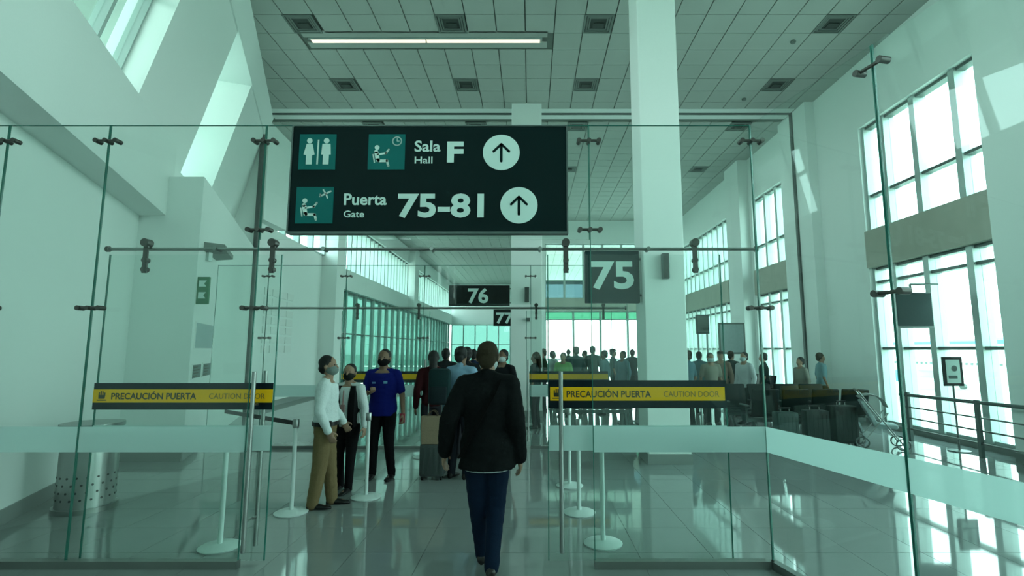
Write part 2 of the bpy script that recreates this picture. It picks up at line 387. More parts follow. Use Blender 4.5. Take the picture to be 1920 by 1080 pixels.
def ywindow(idx, Y, x0, x1, z0, z1, xs, zs, label, panes=None, dep=0.2, mw=0.05):
    wd = thing('window_%d' % idx, ((x0 + x1) / 2, Y, z0), label, kind='structure')
    for x in [x0] + list(xs) + [x1]: MB().box(x - mw, x + mw, Y, Y + dep, z0, z1).build('mullion', MT['frame'], wd)
    for z in [z0 + 0.03] + list(zs) + [z1 - 0.03]: MB().box(x0, x1, Y + 0.04, Y + dep * 0.8, z - 0.03, z + 0.03).build('transom', MT['frame'], wd)
    xe, ze = [x0] + list(xs) + [x1], [z0] + list(zs) + [z1]
    for k, (c, d) in enumerate(zip(ze, ze[1:])):
        for a, b in zip(xe, xe[1:]):
            MB().box(a + mw, b - mw, Y + dep * 0.5, Y + dep * 0.5 + 0.01, c + 0.03, d - 0.03).build('pane', MT[panes[k] if panes else 'pane'], wd)
    return wd
ywindow(7, 52.1, -8.1, 0.7, 0.05, 4.2, [-6.9, -5.7, -4.5, -3.3, -2.1, -0.9], [2.2], 'glazed end of the far hall', panes=['store', 'store'])
MB().box(0.3, 0.7, 26.4, 52, 0, 8.6).build('wall_inner', MT['paint'], org=(0.5, 39, 0), kind='structure', label='inner wall of the far hall behind the slim column')
# bright end window at Y = 26
we = MB().box(0.3, 8.1, 26, 26.4, 3.66, 4.3).build('wall_end', MT['beige'], org=(4, 26.2, 0), kind='structure', label='glazed end wall with beige spandrel band')
MB().box(0.3, 8.1, 26, 26.4, 7.2, 8.6).build('head_wall', MT['paint'], we)
MB().box(0.25, 0.75, 25.9, 26.45, 0, 8.6).build('jamb', MT['paint2'], we)
ywindow(8, 26.1, 0.75, 8.0, 4.3, 7.2, [1.75, 2.75, 3.75, 4.75, 5.75, 6.9], [5.25], 'bright upper end window with teal lower panes', panes=['teal_pane', 'pane'])
ywindow(9, 26.1, 0.75, 8.0, 0.05, 3.66, [2.2, 3.6, 5.0, 6.4], [1.2, 3.22], 'bright lower end window with green top strip', panes=['pane', 'pane', 'green_pane'])

# right wall -------------------------------------------------------
XR = 7.7
wr = MB().box(XR, 8.1, -10, 26.4, 6.85, 8.6).build('wall_right', MT['paint'], org=(XR, 8, 0), kind='structure', label='white right wall with tall window bays')
BAYS = [(-7.0, -3.5), (-2.1, 1.4), (2.9, 6.4), (8.0, 11.4), (14.9, 17.2), (19.5, 25.6)]
ys = [-10] + [k for b in BAYS for k in b] + [26.4]
for a, b in zip(ys[0::2], ys[1::2]):
    MB().box(XR, 8.1, a, b, 0, 6.85).build('wall_bay', MT['paint'], wr)
for a, b in BAYS:
    MB().box(XR - 0.04, 8.1, a, b, 3.53, 4.37).build('spandrel_beam', MT['beige'], wr)
    MB().box(XR + 0.02, 8.1, a, b, 0, 0.1).build('window_sill', MT['base'], wr)
MB().box(7.38, XR, 6.5, 7.95, 0, 8.5).build('pier', MT['paint'], wr)
MB().box(7.45, XR, 13.1, 14.6, 0, 8.5).build('pier', MT['paint'], wr)
MB().box(7.35, XR, 17.4, 18.6, 0, 8.5).build('pier', MT['paint'], wr)
MB().box(XR - 0.02, XR, 11.4, 13.1, 0, 0.15).box(7.36, 7.38, 6.5, 7.95, 0, 0.15).box(7.43, 7.45, 13.1, 14.6, 0, 0.15).build('baseboard_right', MT['base'], org=(7.7, 10, 0), kind='structure', label='grey skirting along the right wall')
wi = 10
for a, b in BAYS:
    L = b - a
    if a == 8.0: mids = [8.3, 8.85, 9.85, 10.75]
    elif L > 5: mids = [a + 0.61 * i for i in range(1, 10)]
    elif L < 3: mids = [a + 0.77, a + 1.54]
    else: mids = [a + 1.15, a + 2.3]
    nm = {8.0: 'beside the guard rail', 14.9: 'just past the expansion joint', 19.5: 'with close bars beyond the white column'}.get(a, {-7.0: 'in the bay farthest behind the viewer', -2.1: 'in the bay beside the viewer', 2.9: 'in the bay beside the glass wing'}.get(a))
    xwindow(wi, XR + 0.08, a, b, 4.37, 6.85, mids, [5.2], 'tall upper right window ' + nm, mw=0.07 if L < 5 else 0.05, dep=0.26); wi += 1
    xwindow(wi, XR + 0.08, a, b, 0.1, 3.53, mids, [1.72, 3.2], 'tall lower right window ' + nm, mw=0.07 if L < 5 else 0.05, dep=0.26); wi += 1
    portal((8.25, (a + b) / 2, 5.6), (0, R(90), 0), 2.5, L); portal((8.25, (a + b) / 2, 1.8), (0, R(90), 0), 3.5, L)
# solid rear wall behind the viewer; unseen side glazing added to brighten the hall
wb = MB().box(-4, 8.1, -10.4, -10, 6.9, 8.6).build('wall_front', MT['paint'], org=(2, -10.2, 0), kind='structure', label='rear wall behind the viewer')
MB().box(-4, 8.1, -10.4, -10, 0, 6.9).build('wall_bay', MT['paint'], wb)
xwindow(wi, -3.6, -9.4, 0.6, 4.0, 7.9, [-7.4, -5.4, -3.4, -1.4], [5.2], 'added side glazing behind the viewer, brightening the hall', sgn=-1); wi += 1
portal((-4.2, -4.4, 5.95), (0, R(-90), 0), 3.9, 10)
portal((4.3, 26.7, 3.6), (R(-90), 0, 0), 7.4, 7.0)
pl = WL(lean(6.4) - 0.7, (sY(2.2, -2.2) + P1a) / 2, 6.4)
portal(pl, (0, R(-90), math.atan2(NV.y, NV.x)), 2.6, 4.8)

# columns ----------------------------------------------------------
def column(x0, x1, y0, y1, label):
    o = MB().rbox(x0, x1, y0, y1, 0.0, ZC + 0.02, 0.015).build('column', MT['paint2'], kind='structure', label=label)
    MB().box(x0 - 0.015, x1 + 0.015, y0 - 0.015, y1 + 0.015, 0, 0.15).build('skirting', MT['base'], o)
    return o
col1 = column(1.76, 2.40, 7.8, 8.45, 'square white column carrying the gate 75 sign')
col2 = column(-0.52, 0.30, 13.2, 13.72, 'slim white column carrying the gate 76 sign')
col3 = column(-0.45, 0.25, 19.6, 20.3, 'white column standing behind the slim column')

# ------------------------------------------------------------------ lamp and vents in the ceiling
lp = thing('ceiling_lamp', ((LAMP[0] + LAMP[1]) / 2, LAMP[2], ZC - 0.03), 'long warm white linear lamp recessed in the tiled ceiling', 'lamp')
MB().box(LAMP[0] - 0.05, LAMP[1] + 0.05, LAMP[2] - 0.085, LAMP[2] - 0.06, ZC - 0.03, ZC + 0.028).box(LAMP[0] - 0.05, LAMP[1] + 0.05, LAMP[2] + 0.06, LAMP[2] + 0.085, ZC - 0.03, ZC + 0.028).box(LAMP[0] - 0.05, LAMP[1] + 0.05, LAMP[2] - 0.06, LAMP[2] + 0.06, ZC + 0.01, ZC + 0.028).build('housing', MT['frame'], lp)
xm = (LAMP[0] + LAMP[1]) / 2
MB().box(LAMP[0], xm - 0.02, LAMP[2] - 0.058, LAMP[2] + 0.058, ZC - 0.034, ZC + 0.005).build('diffuser', MT['lamp'], lp)
MB().box(xm + 0.02, LAMP[1], LAMP[2] - 0.058, LAMP[2] + 0.058, ZC - 0.034, ZC + 0.005).build('diffuser', MT['lamp'], lp)
VN = {9.78: 'level with the linear lamp', 12.22: 'just before the expansion joint', 14.66: 'just past the expansion joint', 18.32: 'well past the expansion joint', 22.0: 'farthest down the hall'}
XN = {-4.73: 'by the leaning left wall', -1.65: 'second from the left wall', 1.40: 'above the square column', 6.28: 'by the right windows'}
vent0 = None
for x, y in VENTS:
    if y > 13 and x < 0: 
        pass
    if vent0 is None:
        vent0 = local(thing('ceiling_vent', (x, y, ZC), None, 'vent', 'square air diffusers in the ceiling'))
        fr = MB()
        for a, b, z in ((0.30, 0.26, -0.012), (0.245, 0.21, -0.004), (0.195, 0.165, 0.004)):
            fr2 = MB()
            for q in ((-a, a, -a, -b), (-a, a, b, a), (-a, -b, -b, b), (b, a, -b, b)): fr2.box(*q, z, z + 0.016)
            fr2.build('ring', MT['vent'], vent0)
        MB().box(-0.28, 0.28, -0.28, 0.28, 0.018, 0.026).build('throat', MT['ventd'], vent0)
        MB().box(-0.1, 0.12, -0.02, 0.15, 0.0, 0.014).build('core_plate', MT['ventd'], vent0)
        v = vent0
    else: v = clone(vent0, None, (x, y, ZC))
    v['label'] = 'grey square ceiling vent %s, %s' % (VN[y], XN[x])
det0 = None
for u, vv, where in ((1487, 77, 'between the two right vents'), (1395, 185, 'near the expansion joint'), (1243, 120, 'beside the square column')):
    d = ray(u, vv); t = (ZC - HC) / d.z; p = (d.x * t, d.y * t, ZC)
    MB().lathe([(0.05, 0), (0.06, -0.02), (0.045, -0.05), (0.0, -0.055)][::-1], p).build('smoke_detector', MT['vent'], label='small round smoke detector on ceiling ' + where, cat='detector')

# ------------------------------------------------------------------ front glass screen
GY1 = 4.2
gp = thing('glass_screen', (0, GY1, 0), 'tall clear frameless glass screen around the sliding doors', 'glass screen')
GT = 3.63
def gpanel(x0, x1, z0, z1, y=GY1, par=gp, band=True, bz=(0.88, 1.08)):
    p = MB().box(x0 + 0.004, x1 - 0.004, y - 0.006, y + 0.006, z0, z1).build('glass_panel', MT['glass'], par)
    for x in (x0 + 0.004, x1 - 0.004): MB().box(x - 0.003, x + 0.003, y - 0.0065, y + 0.0065, z0, z1).build('glass_edge', MT['edge'], p)
    MB().box(x0, x1, y - 0.0062, y + 0.0062, z1 - 0.004, z1 + 0.002).build('glass_edge', MT['edge'], p)
    if band: MB().box(x0 + 0.01, x1 - 0.01, y - 0.008, y - 0.0062, *bz).build('frosted_band', MT['frost'], p)
for a, b in ((-4.74, -4.52), (-4.52, -3.645), (-3.645, -2.29), (0.50, 1.90)): gpanel(a, b, 0.03, GT)
gpanel(-2.29, 0.50, 2.62, GT, band=False)
MB().box(-4.74, -2.29, GY1 - 0.03, GY1 + 0.03, 0, 0.06).build('base_rail', MT['rsteel'], gp)
MB().box(0.50, 1.90, GY1 - 0.03, GY1 + 0.03, 0, 0.06).build('base_rail', MT['rsteel'], gp)
def spider(x, z, y=GY1, par=gp, w=0.10):
    m = MB().tube((x - w, y - 0.03, z), (x + w, y - 0.03, z), 0.012)
    for k in (-1, 1): m.tube((x + k * w * 0.85, y - 0.05, z), (x + k * w * 0.85, y + 0.02, z), 0.02)
    m.tube((x, y - 0.055, z), (x, y + 0.03, z), 0.018)
    m.build('spider_fitting', MT['fitting'], par, smooth='auto')
for x in (-4.52, -3.645, -2.29, 0.50, 1.90): spider(x, 3.48)
for x in (-4.52, -3.645, -2.29, 1.90): spider(x, 2.04)
spider(-2.29, 2.70); spider(0.5, 2.70)
# oblique wing on the right, coming towards the viewer
og = thing('glass_wing', (1.9, 4.2, 0), 'glass side wing with white frosted band beside the sliding doors', 'glass screen', rz=0.0)
OA, OB, OC, OD = (Vector((1.90, 4.20, 0)), Vector((2.18, 3.03, 0)), Vector((2.47, 1.85, 0)), Vector((2.95, -0.10, 0)))
def opanel(a, b, top, par):
    d = (b - a).normalized(); nn = Vector((-d.y, d.x, 0))
    def q(s0, s1, t0, t1, z0, z1): return MB().hexa([(a + d * s0 + nn * t0) + Vector((0, 0, z0)), (a + d * s1 + nn * t0) + Vector((0, 0, z0)), (a + d * s1 + nn * t1) + Vector((0, 0, z0)), (a + d * s0 + nn * t1) + Vector((0, 0, z0)), (a + d * s0 + nn * t0) + Vector((0, 0, z1)), (a + d * s1 + nn * t0) + Vector((0, 0, z1)), (a + d * s1 + nn * t1) + Vector((0, 0, z1)), (a + d * s0 + nn * t1) + Vector((0, 0, z1))])
    L = (b - a).length
    p = q(0.004, L - 0.004, -0.006, 0.006, 0.03, top).build('glass_panel', MT['glass'], par)
    q(L - 0.010, L - 0.002, -0.0068, 0.0068, 0.03, top + 0.001).build('glass_edge', MT['edge'], p)
    q(0.002, 0.008, -0.0068, 0.0068, 0.03, top + 0.001).build('glass_edge', MT['edge'], p)
    q(0.01, L - 0.01, -0.009, -0.0062, 0.88, 1.08).build('frosted_band', MT['frost'], p)
    q(0.0, L, -0.03, 0.03, 0.0, 0.06).build('base_rail', MT['rsteel'], par)
    for z in (3.48, 2.04):
        c = a + d * L; m = MB().tube(c - d * 0.1 + Vector((0, 0, z)) - nn * 0.03, c + d * 0.1 + Vector((0, 0, z)) - nn * 0.03, 0.012)
        for k in (-1, 1): m.tube(c + d * 0.085 * k + Vector((0, 0, z)) - nn * 0.055, c + d * 0.085 * k + Vector((0, 0, z)) + nn * 0.02, 0.022)
        m.build('spider_fitting', MT['fitting'], par, smooth='auto')
opanel(OA, OB, GT, og); opanel(OB, OC, GT, og); opanel(OC, OD, GT, og)

# rail and sliding doors
def slide_rail(x0, x1, Y, z, hangers, label, r=0.014):
    t = thing('door_rail', ((x0 + x1) / 2, Y, z), label, 'rail')
    MB().tube((x0, Y, z), (x1, Y, z), r).build('track_tube', MT['rsteel'], t, smooth='auto')
    for x in (x0, x1): MB().tube((x - 0.012, Y, z), (x + 0.012, Y, z), r * 1.8).build('end_stop', MT['fitting'], t, smooth='auto')
    n = int((x1 - x0) / 0.9)
    for i in range(1, n):
        x = x0 + (x1 - x0) * i / n
        MB().tube((x, Y - 0.03, z), (x, Y + 0.06, z), 0.018).build('standoff', MT['rsteel'], t, smooth='auto')
    return t
DY = 4.27
zr = atY(800, 467, DY).z
slide_rail(-3.62, 1.93, DY, zr, None, 'slim steel rail carrying the front sliding doors')
def slide_door(x0, x1, Y, ztop, strip, sz, handle, hang, label, yl, letters=True, front=-1):
    t = thing('sliding_door', ((x0 + x1) / 2, Y, 0), label, 'glass door')
    p = MB().box(x0, x1, Y - 0.005, Y + 0.005, 0.03, ztop).build('door_glass', MT['glass'], t)
    for x in (x0 + 0.005, x1 - 0.005): MB().box(x - 0.004, x + 0.004, Y - 0.006, Y + 0.006, 0.03, ztop).build('glass_edge', MT['edge'], p)
    MB().box(x0 + 0.01, x1 - 0.01, Y - 0.0085, Y - 0.0052, 0.88, 1.08).build('frosted_band', MT['frost'], t)
    s0, s1 = strip; a, b = sz
    st = MB().box(s0, s1, Y - 0.009, Y - 0.0055, a, b).build('warning_strip', MT['navy'], t)
    h = b - a; ya, yb = a + 0.27 * h, a + 0.76 * h
    MB().box(s0 + yl, s1 - yl, Y - 0.011, Y - 0.0088, ya, yb).build('yellow_stripe', MT['yellow'], st)
    if letters:
        W = s1 - s0; m = MB(); hh = (yb - ya)
        text_bm(m, 'PRECAUCIÓN PUERTA', hh * 0.68, s0 + 0.10 * W, ya + hh * 0.25, Y - 0.0115, 0.002, 0.018, sx=0.515 * W / (hh * 0.68 * 11.0))
        m.build('lettering', MT['ylet'], st)
        m = MB(); text_bm(m, 'CAUTION DOOR', hh * 0.60, s0 + 0.645 * W, ya + hh * 0.28, Y - 0.0115, 0.002, 0.0, sx=0.32 * W / (hh * 0.60 * 8.0))
        m.build('lettering', MT['ylet2'], st)
        m = MB(); cx, cz = s0 + 0.05 * W, ya + hh * 0.5; k = hh * 0.36     # open hand warning mark
        m.slabxz([(cx - k, cz - k), (cx + k, cz - k), (cx + k, cz - 0.8 * k), (cx - k, cz - 0.8 * k)], Y - 0.0125, Y - 0.0105)
        m.slabxz([(cx - 0.7 * k, cz - 0.6 * k), (cx + 0.6 * k, cz - 0.6 * k), (cx + 0.75 * k, cz + 0.2 * k), (cx - 0.75 * k, cz + 0.2 * k)], Y - 0.0125, Y - 0.0105)
        for i, l in ((-0.6, 0.75), (-0.2, 1.0), (0.2, 0.95), (0.6, 0.7)):
            m.slabxz([(cx + (i - 0.12) * k, cz + 0.1 * k), (cx + (i + 0.12) * k, cz + 0.1 * k), (cx + (i + 0.12) * k, cz + l * k), (cx + (i - 0.12) * k, cz + l * k)], Y - 0.0125, Y - 0.0105)
        m.build('hand_mark', MT['ylet'], st)
    for (hx, hy) in handle:
        m = MB().tube((hx, hy, 0.12), (hx, hy, 1.52), 0.017)
        for z in (0.35, 1.25): m.tube((hx, hy, z), (hx, Y, z), 0.010)
        m.build('pull_handle', MT['steel'], t, smooth='auto')
    for hx in hang:
        m = MB().tube((hx, Y - 0.05, ztop + 0.10), (hx, Y + 0.02, ztop + 0.10), 0.035)
        m.box(hx - 0.02, hx + 0.02, Y - 0.025, Y - 0.012, ztop - 0.16, ztop + 0.1)
        for z in (ztop - 0.05, ztop - 0.13): m.tube((hx, Y - 0.035, z), (hx, Y + 0.012, z), 0.024)
        m.build('hanger', MT['fitting'], t, smooth='auto')
    return t
zt = zr - 0.05
slide_door(-3.60, -2.12, DY, zt, (xat(176, DY, 1.3), xat(512, DY, 1.3)), (atY(300, 768, DY).z, atY(300, 718, DY).z), [(-2.25, DY - 0.09), (-2.235, DY + 0.06)], [-3.28, -2.20], 'sliding glass door with yellow caution strip, slid open towards the leaning wall', 0.0)
slide_door(0.14, 1.62, DY, zt, (xat(1028, DY, 1.3), xat(1362, DY, 1.3)), (atY(1200, 765, DY).z, atY(1200, 713, DY).z), [(0.245, DY - 0.09)], [0.30, 1.40], 'sliding glass door with yellow caution strip, slid open towards the side wing', 0.015)

# second pair of doors further in
Y2 = 9.0
g2 = thing('inner_glass_screen', (-2, Y2, 0), 'second glass screen deeper in the hall behind the security staff', 'glass screen')
z2 = atY(800, 577, Y2).z
for a, b in ((-5.62, -4.7), (-4.7, -3.3), (-3.3, -1.9), (0.0, 1.72)): gpanel(a, b, 0.03, 3.2, Y2, g2)
gpanel(-1.9, 0.0, z2 + 0.06, 3.2, Y2, g2, band=False)
MB().box(-5.62, -1.9, Y2 - 0.03, Y2 + 0.03, 0, 0.05).box(0.0, 1.72, Y2 - 0.03, Y2 + 0.03, 0, 0.05).build('base_rail', MT['rsteel'], g2)
for x in (-4.7, -3.3, -1.9, 0.0): spider(x, 3.0, Y2, g2); spider(x, 1.9, Y2, g2)
slide_rail(-4.95, 1.7, Y2 + 0.07, z2, None, 'steel rail carrying the inner sliding doors', 0.02)
slide_door(-3.38, -1.80, Y2 + 0.07, z2 - 0.05, (xat(640, 9.07, 1.2), xat(800, 9.07, 1.2)), (atY(700, 717, 9.07).z, atY(700, 696, 9.07).z), [(-1.85, 8.99)], [-3.1, -2.0], 'inner sliding glass door with yellow stripe behind the staff', 0.0, letters=False)
slide_door(-0.08, 1.45, Y2 + 0.07, z2 - 0.05, (xat(990, 9.07, 1.2), xat(1140, 9.07, 1.2)), (atY(1060, 717, 9.07).z, atY(1060, 696, 9.07).z), [(-0.04, 8.99)], [0.1, 1.3], 'inner sliding glass door with yellow stripe beside the square column', 0.0, letters=False)

# ------------------------------------------------------------------ big wayfinding sign on the transom
SY = 4.12
sg = thing('wayfinding_sign', (-0.85, SY, 2.68), 'wide dark green sign with restroom, hall F and gates 75-81 on the glass', 'sign')
sx0, sx1 = xat(545, SY, 3.1), xat(1062, SY, 3.1)
sz0, sz1 = atY(800, 434, SY).z, atY(800, 237, SY).z
MB().rbox(sx0, sx1, SY, SY + 0.07, sz0, sz1, 0.006).build('panel', MT['sign'], sg)
fr = MB()
for q in ((sx0 - .012, sx1 + .012, sz0 - .018, sz0), (sx0 - .012, sx1 + .012, sz1, sz1 + .012), (sx0 - .012, sx0, sz0, sz1), (sx1, sx1 + .012, sz0, sz1)): fr.box(q[0], q[1], SY - 0.004, SY + 0.072, q[2], q[3])
fr.build('rim', MT['fdark'], sg)
def S(u, v): p = atY(u, v, SY); return p.x, p.z
YF = SY - 0.004
def icon(u0, u1, v0, v1):
    x0, z1 = S(u0, v0); x1, z0 = S(u1, v1); x1 = x0 + (z1 - z0)
    return MB().box(x0, x1, YF, SY, z0, z1).build('icon_tile', MT['teal'], sg), x0, z0, z1 - z0
def disc(m, x, z, r, y0=YF - 0.003, y1=YF, n=20): m.slabxz([(x + r * math.cos(2 * math.pi * i / n), z + r * math.sin(2 * math.pi * i / n)) for i in range(n)], y0, y1)
def poly(m, pts): m.slabxz(pts, YF - 0.003, YF)
def line(m, a, b, wd):
    a, b = Vector(a), Vector(b); d = (b - a).normalized(); q = Vector((-d.y, d.x)) * wd / 2
    poly(m, [tuple(a + q), tuple(b + q), tuple(b - q), tuple(a - q)]); disc(m, a.x, a.y, wd / 2, n=10); disc(m, b.x, b.y, wd / 2, n=10)
it, x0, z0, k = icon(563, 634, 252, 318)
m = MB(); P = lambda a, b: (x0 + a * k, z0 + b * k)
disc(m, *P(0.28, 0.81), 0.075 * k); poly(m, [P(.20, .72), P(.36, .72), P(.43, .42), P(.36, .40), P(.36, .14), P(.20, .14), P(.20, .40), P(.13, .42)])
disc(m, *P(0.74, 0.81), 0.075 * k); poly(m, [P(.63, .72), P(.85, .72), P(.87, .42), P(.82, .42), P(.82, .14), P(.66, .14), P(.66, .42), P(.61, .42)])
poly(m, [P(.50, .84), P(.54, .84), P(.53, .14), P(.49, .14)])
m.build('pictogram', MT['swhite'], it)
def sitter(m, P, k):
    disc(m, *P(.24, .62), 0.065 * k); line(m, P(.22, .50), P(.27, .26), .11 * k); line(m, P(.27, .42), P(.5, .46), .05 * k); line(m, P(.48, .45), P(.56, .56), .05 * k)
    line(m, P(.29, .24), P(.52, .24), .075 * k); line(m, P(.52, .24), P(.56, .10), .06 * k); line(m, P(.14, .42), P(.18, .2), .035 * k)
it, x0, z0, k = icon(692, 761, 252, 318); m = MB(); P = lambda a, b: (x0 + a * k, z0 + b * k); sitter(m, P, k)
m.build('pictogram', MT['swhite'], it); m = MB()
for i in range(14):
    a, b = 2 * math.pi * i / 14, 2 * math.pi * (i + 1) / 14
    line(m, P(.78 + .12 * math.cos(a), .80 + .12 * math.sin(a)), P(.78 + .12 * math.cos(b), .80 + .12 * math.sin(b)), .03 * k)
line(m, P(.78, .80), P(.78, .88), .02 * k); line(m, P(.78, .80), P(.84, .80), .02 * k)
m.build('clock_mark', MT['swhite'], it)
it, x0, z0, k = icon(557, 629, 351, 419); m = MB(); P = lambda a, b: (x0 + a * k, z0 + b * k); sitter(m, P, k)
m.build('pictogram', MT['swhite'], it); m = MB()
line(m, P(.64, .74), P(.92, .88), .045 * k); line(m, P(.72, .92), P(.80, .80), .04 * k); line(m, P(.84, .70), P(.80, .80), .04 * k); line(m, P(.64, .80), P(.66, .75), .03 * k)
m.build('plane_mark', MT['swhite'], it)
def word(txt, u0, u1, v0, v1, bold, mt='swhite', name='lettering'):
    xa, zt_ = S(u0, v0); xb, zb = S(u1, v1); m = MB(); size = (zt_ - zb) / 0.70
    text_bm(m, txt, size, 0, 0, 0, 0.004, bold)
    a, b = min(v.x for v in m.v), max(v.x for v in m.v); c, d = min(v.z for v in m.v), max(v.z for v in m.v)
    for v in m.v: v.x = xa + (v.x - a) / (b - a) * (xb - xa); v.z = zb + (v.z - c) / (d - c) * (zt_ - zb); v.y += YF - 0.001
    return m.build(name, MT[mt], sg)
word('Sala', 778, 826, 264, 285, .02); word('Hall', 778, 811, 294, 307, .01); word('F', 839, 869, 266, 305, .045)
word('Puerta', 646, 725, 363, 385, .02); word('Gate', 645, 683, 395, 408, .01); word('75-81', 747, 907, 363, 409, .03)
for u, v in ((940, 286), (973, 385)):
    cx, cz = S(u, v); r = 34.5 / F * SY / 0.96
    d = MB().slabxz([(cx + r * math.cos(2 * math.pi * i / 40), cz + r * math.sin(2 * math.pi * i / 40)) for i in range(40)], YF, SY).build('arrow_disc', MT['swhite'], sg)
    m = MB(); line(m, (cx, cz - 0.5 * r), (cx, cz + 0.42 * r), 0.14 * r); line(m, (cx - 0.42 * r, cz + 0.05 * r), (cx, cz + 0.46 * r), 0.13 * r); line(m, (cx + 0.42 * r, cz + 0.05 * r), (cx, cz + 0.46 * r), 0.13 * r)
    m.build('arrow', MT['sign'], d)
for x in (sx0 + 0.3, sx1 - 0.3):
    for z in (sz0 + 0.2, sz1 - 0.15): MB().tube((x, SY + 0.07, z), (x, GY1, z), 0.015).build('standoff', MT['rsteel'], sg)

# ------------------------------------------------------------------ gate number signs on the columns
def gate_sign(name, x0, x1, z0, z1, Y, txt, tu0, tu1, tz0, tz1, face, label, arm, ink='swhite'):
    t = thing(name, ((x0 + x1) / 2, Y, z0), label, 'sign')
    MB().rbox(x0, x1, Y, Y + 0.12, z0, z1, 0.01).build('panel', MT[face], t)
    m = MB(); text_bm(m, txt, 1, 0, 0, 0, 0.006, 0.03)
    a, b = min(v.x for v in m.v), max(v.x for v in m.v); c, d = min(v.z for v in m.v), max(v.z for v in m.v)
    for v in m.v: v.x = tu0 + (v.x - a) / (b - a) * (tu1 - tu0); v.z = tz0 + (v.z - c) / (d - c) * (tz1 - tz0); v.y += Y - 0.002
    m.build('numerals', MT[ink], t)
    for z in (z0 + 0.15 * (z1 - z0), z1 - 0.15 * (z1 - z0)): MB().tube((x1, Y + 0.06, z), (arm, Y + 0.06, z), 0.02).build('bracket', MT['rsteel'], t)
    return t
def q(u, v, Y): p = atY(u, v, Y); return p.x, p.z
Y = 7.95
a, zb = q(1098, 568, Y); b, ztp = q(1198, 470, Y); c, d = q(1109, 543, Y); e, f = q(1188, 490, Y)
gate_sign('gate_sign', a, min(b, 1.745), zb, ztp, Y, '75', c, e, d, f, 'sgrey', 'square slate sign with big pale number 75 beside the column', 1.77)
Y = 13.3
a, zb = q(841, 573, Y); b, ztp = q(957, 535, Y); c, d = q(877, 569, Y); e, f = q(916, 540, Y)
gate_sign('gate_sign', a, b - 0.02, zb, ztp, Y, '76', c, e, d, f, 'black', 'long black sign with white number 76 beside the slim column', -0.5)
Y = 19.8
a, zb = q(925, 611, Y); b, ztp = q(968, 580, Y); c, d = q(930, 607, Y); e, f = q(962, 586, Y)
gate_sign('gate_sign', a, b - 0.02, zb, ztp, Y, '77', c, e, d, f, 'black', 'small black gate sign half hidden behind the slim column', -0.44)
# loudspeakers on columns
def speaker(x, y, z, w, h, label):
    t = thing('wall_speaker', (x, y, z), label, 'speaker')
    MB().rbox(x - w / 2, x + w / 2, y - 0.12, y - 0.02, z, z + h, 0.012).build('cabinet', MT['fdark'], t)
    MB().box(x - w * 0.38, x + w * 0.38, y - 0.125, y - 0.119, z + 0.04 * h, z + 0.96 * h).build('grille', MT['ventd'], t)
    MB().box(x - 0.02, x + 0.02, y - 0.03, y, z + 0.4 * h, z + 0.6 * h).build('bracket', MT['fdark'], t)
a, b = q(1246, 524, 7.8), q(1246, 477, 7.8); speaker(a[0], 7.8, a[1], 0.11, b[1] - a[1], 'slim grey speaker on the square white column')
a, b = q(988, 567, 13.2), q(988, 539, 13.2); speaker(a[0], 13.2, a[1], 0.12, b[1] - a[1], 'slim dark speaker on the slim white column')
a, b = q(990, 603, 13.2), q(990, 597, 13.2); speaker(a[0], 13.2, a[1], 0.11, 0.09, 'tiny dark box low on the slim white column')

# ------------------------------------------------------------------ left wall fittings
def on_b(Yv): return -5.33 - (Yv - 8.0) * 0.4017        # X of the lower pier's side face
es = thing('exit_sign', (-5.3, 8.1, 2.4), 'narrow green exit sign projecting from the white pier', 'sign')
MB().rbox(on_b(8.1), on_b(8.1) + 0.20, 8.08, 8.12, 2.42, 2.86, 0.006).build('panel', MT['green'], es)
xx = on_b(8.1) + 0.10
for z in (2.75, 2.56): MB().slabxz([(xx - .06, z - .05), (xx + .06, z - .05), (xx + .02, z), (xx + .06, z + .05), (xx - .06, z + .05)], 8.074, 8.081).build('pictogram', MT['swhite'], es)
def onwall(name, y0, y1, z0, z1, mt, label, cat, rows=0, frame='frame'):
    t = thing(name, (on_b((y0 + y1) / 2), (y0 + y1) / 2, z0), label, cat)
    def slab(mb, ya, yb, za, zb2, o0, o1):
        A, B = Vector((on_b(ya), ya, 0)), Vector((on_b(yb), yb, 0)); nn = Vector((0.928, 0.373, 0))
        return mb.hexa([A + nn * o1 + Vector((0, 0, za)), B + nn * o1 + Vector((0, 0, za)), B + nn * o0 + Vector((0, 0, za)), A + nn * o0 + Vector((0, 0, za)), A + nn * o1 + Vector((0, 0, zb2)), B + nn * o1 + Vector((0, 0, zb2)), B + nn * o0 + Vector((0, 0, zb2)), A + nn * o0 + Vector((0, 0, zb2))])
    slab(MB(), y0, y1, z0, z1, 0, 0.015).build('backing', MT[frame], t)
    slab(MB(), y0 + 0.03, y1 - 0.03, z0 + 0.02, z1 - 0.02, 0.015, 0.02).build('sheet', MT[mt], t)
    for i in range(rows):
        za = z0 + 0.04 + i * (z1 - z0 - 0.06) / rows
        slab(MB(), y0 + 0.07, y0 + (y1 - y0) * (0.55 + 0.3 * ((i * 7) % 3) / 3), za, za + 0.02, 0.02, 0.022).build('print_line', MT['ylet'], t)
    return t
onwall('wall_notice', 8.15, 9.45, 1.70, 2.15, 'paper', 'large pale blue notice board on the white pier', 'notice', 0, 'white')
onwall('wall_notice', 8.12, 8.70, 1.22, 1.47, 'paperd', 'small dark notice under the board, nearer the exit sign', 'notice', 4, 'white')
onwall('wall_notice', 8.82, 9.40, 1.22, 1.47, 'paperd', 'small dark notice under the board, farther from the exit sign', 'notice', 4, 'white')
fl_ = thing('wall_wedge', (on_b(8.6), 8.6, 3.3), 'grey wedge shaped fitting high on the white pier', 'wall light')  # plain grey wedge housing on a bracket
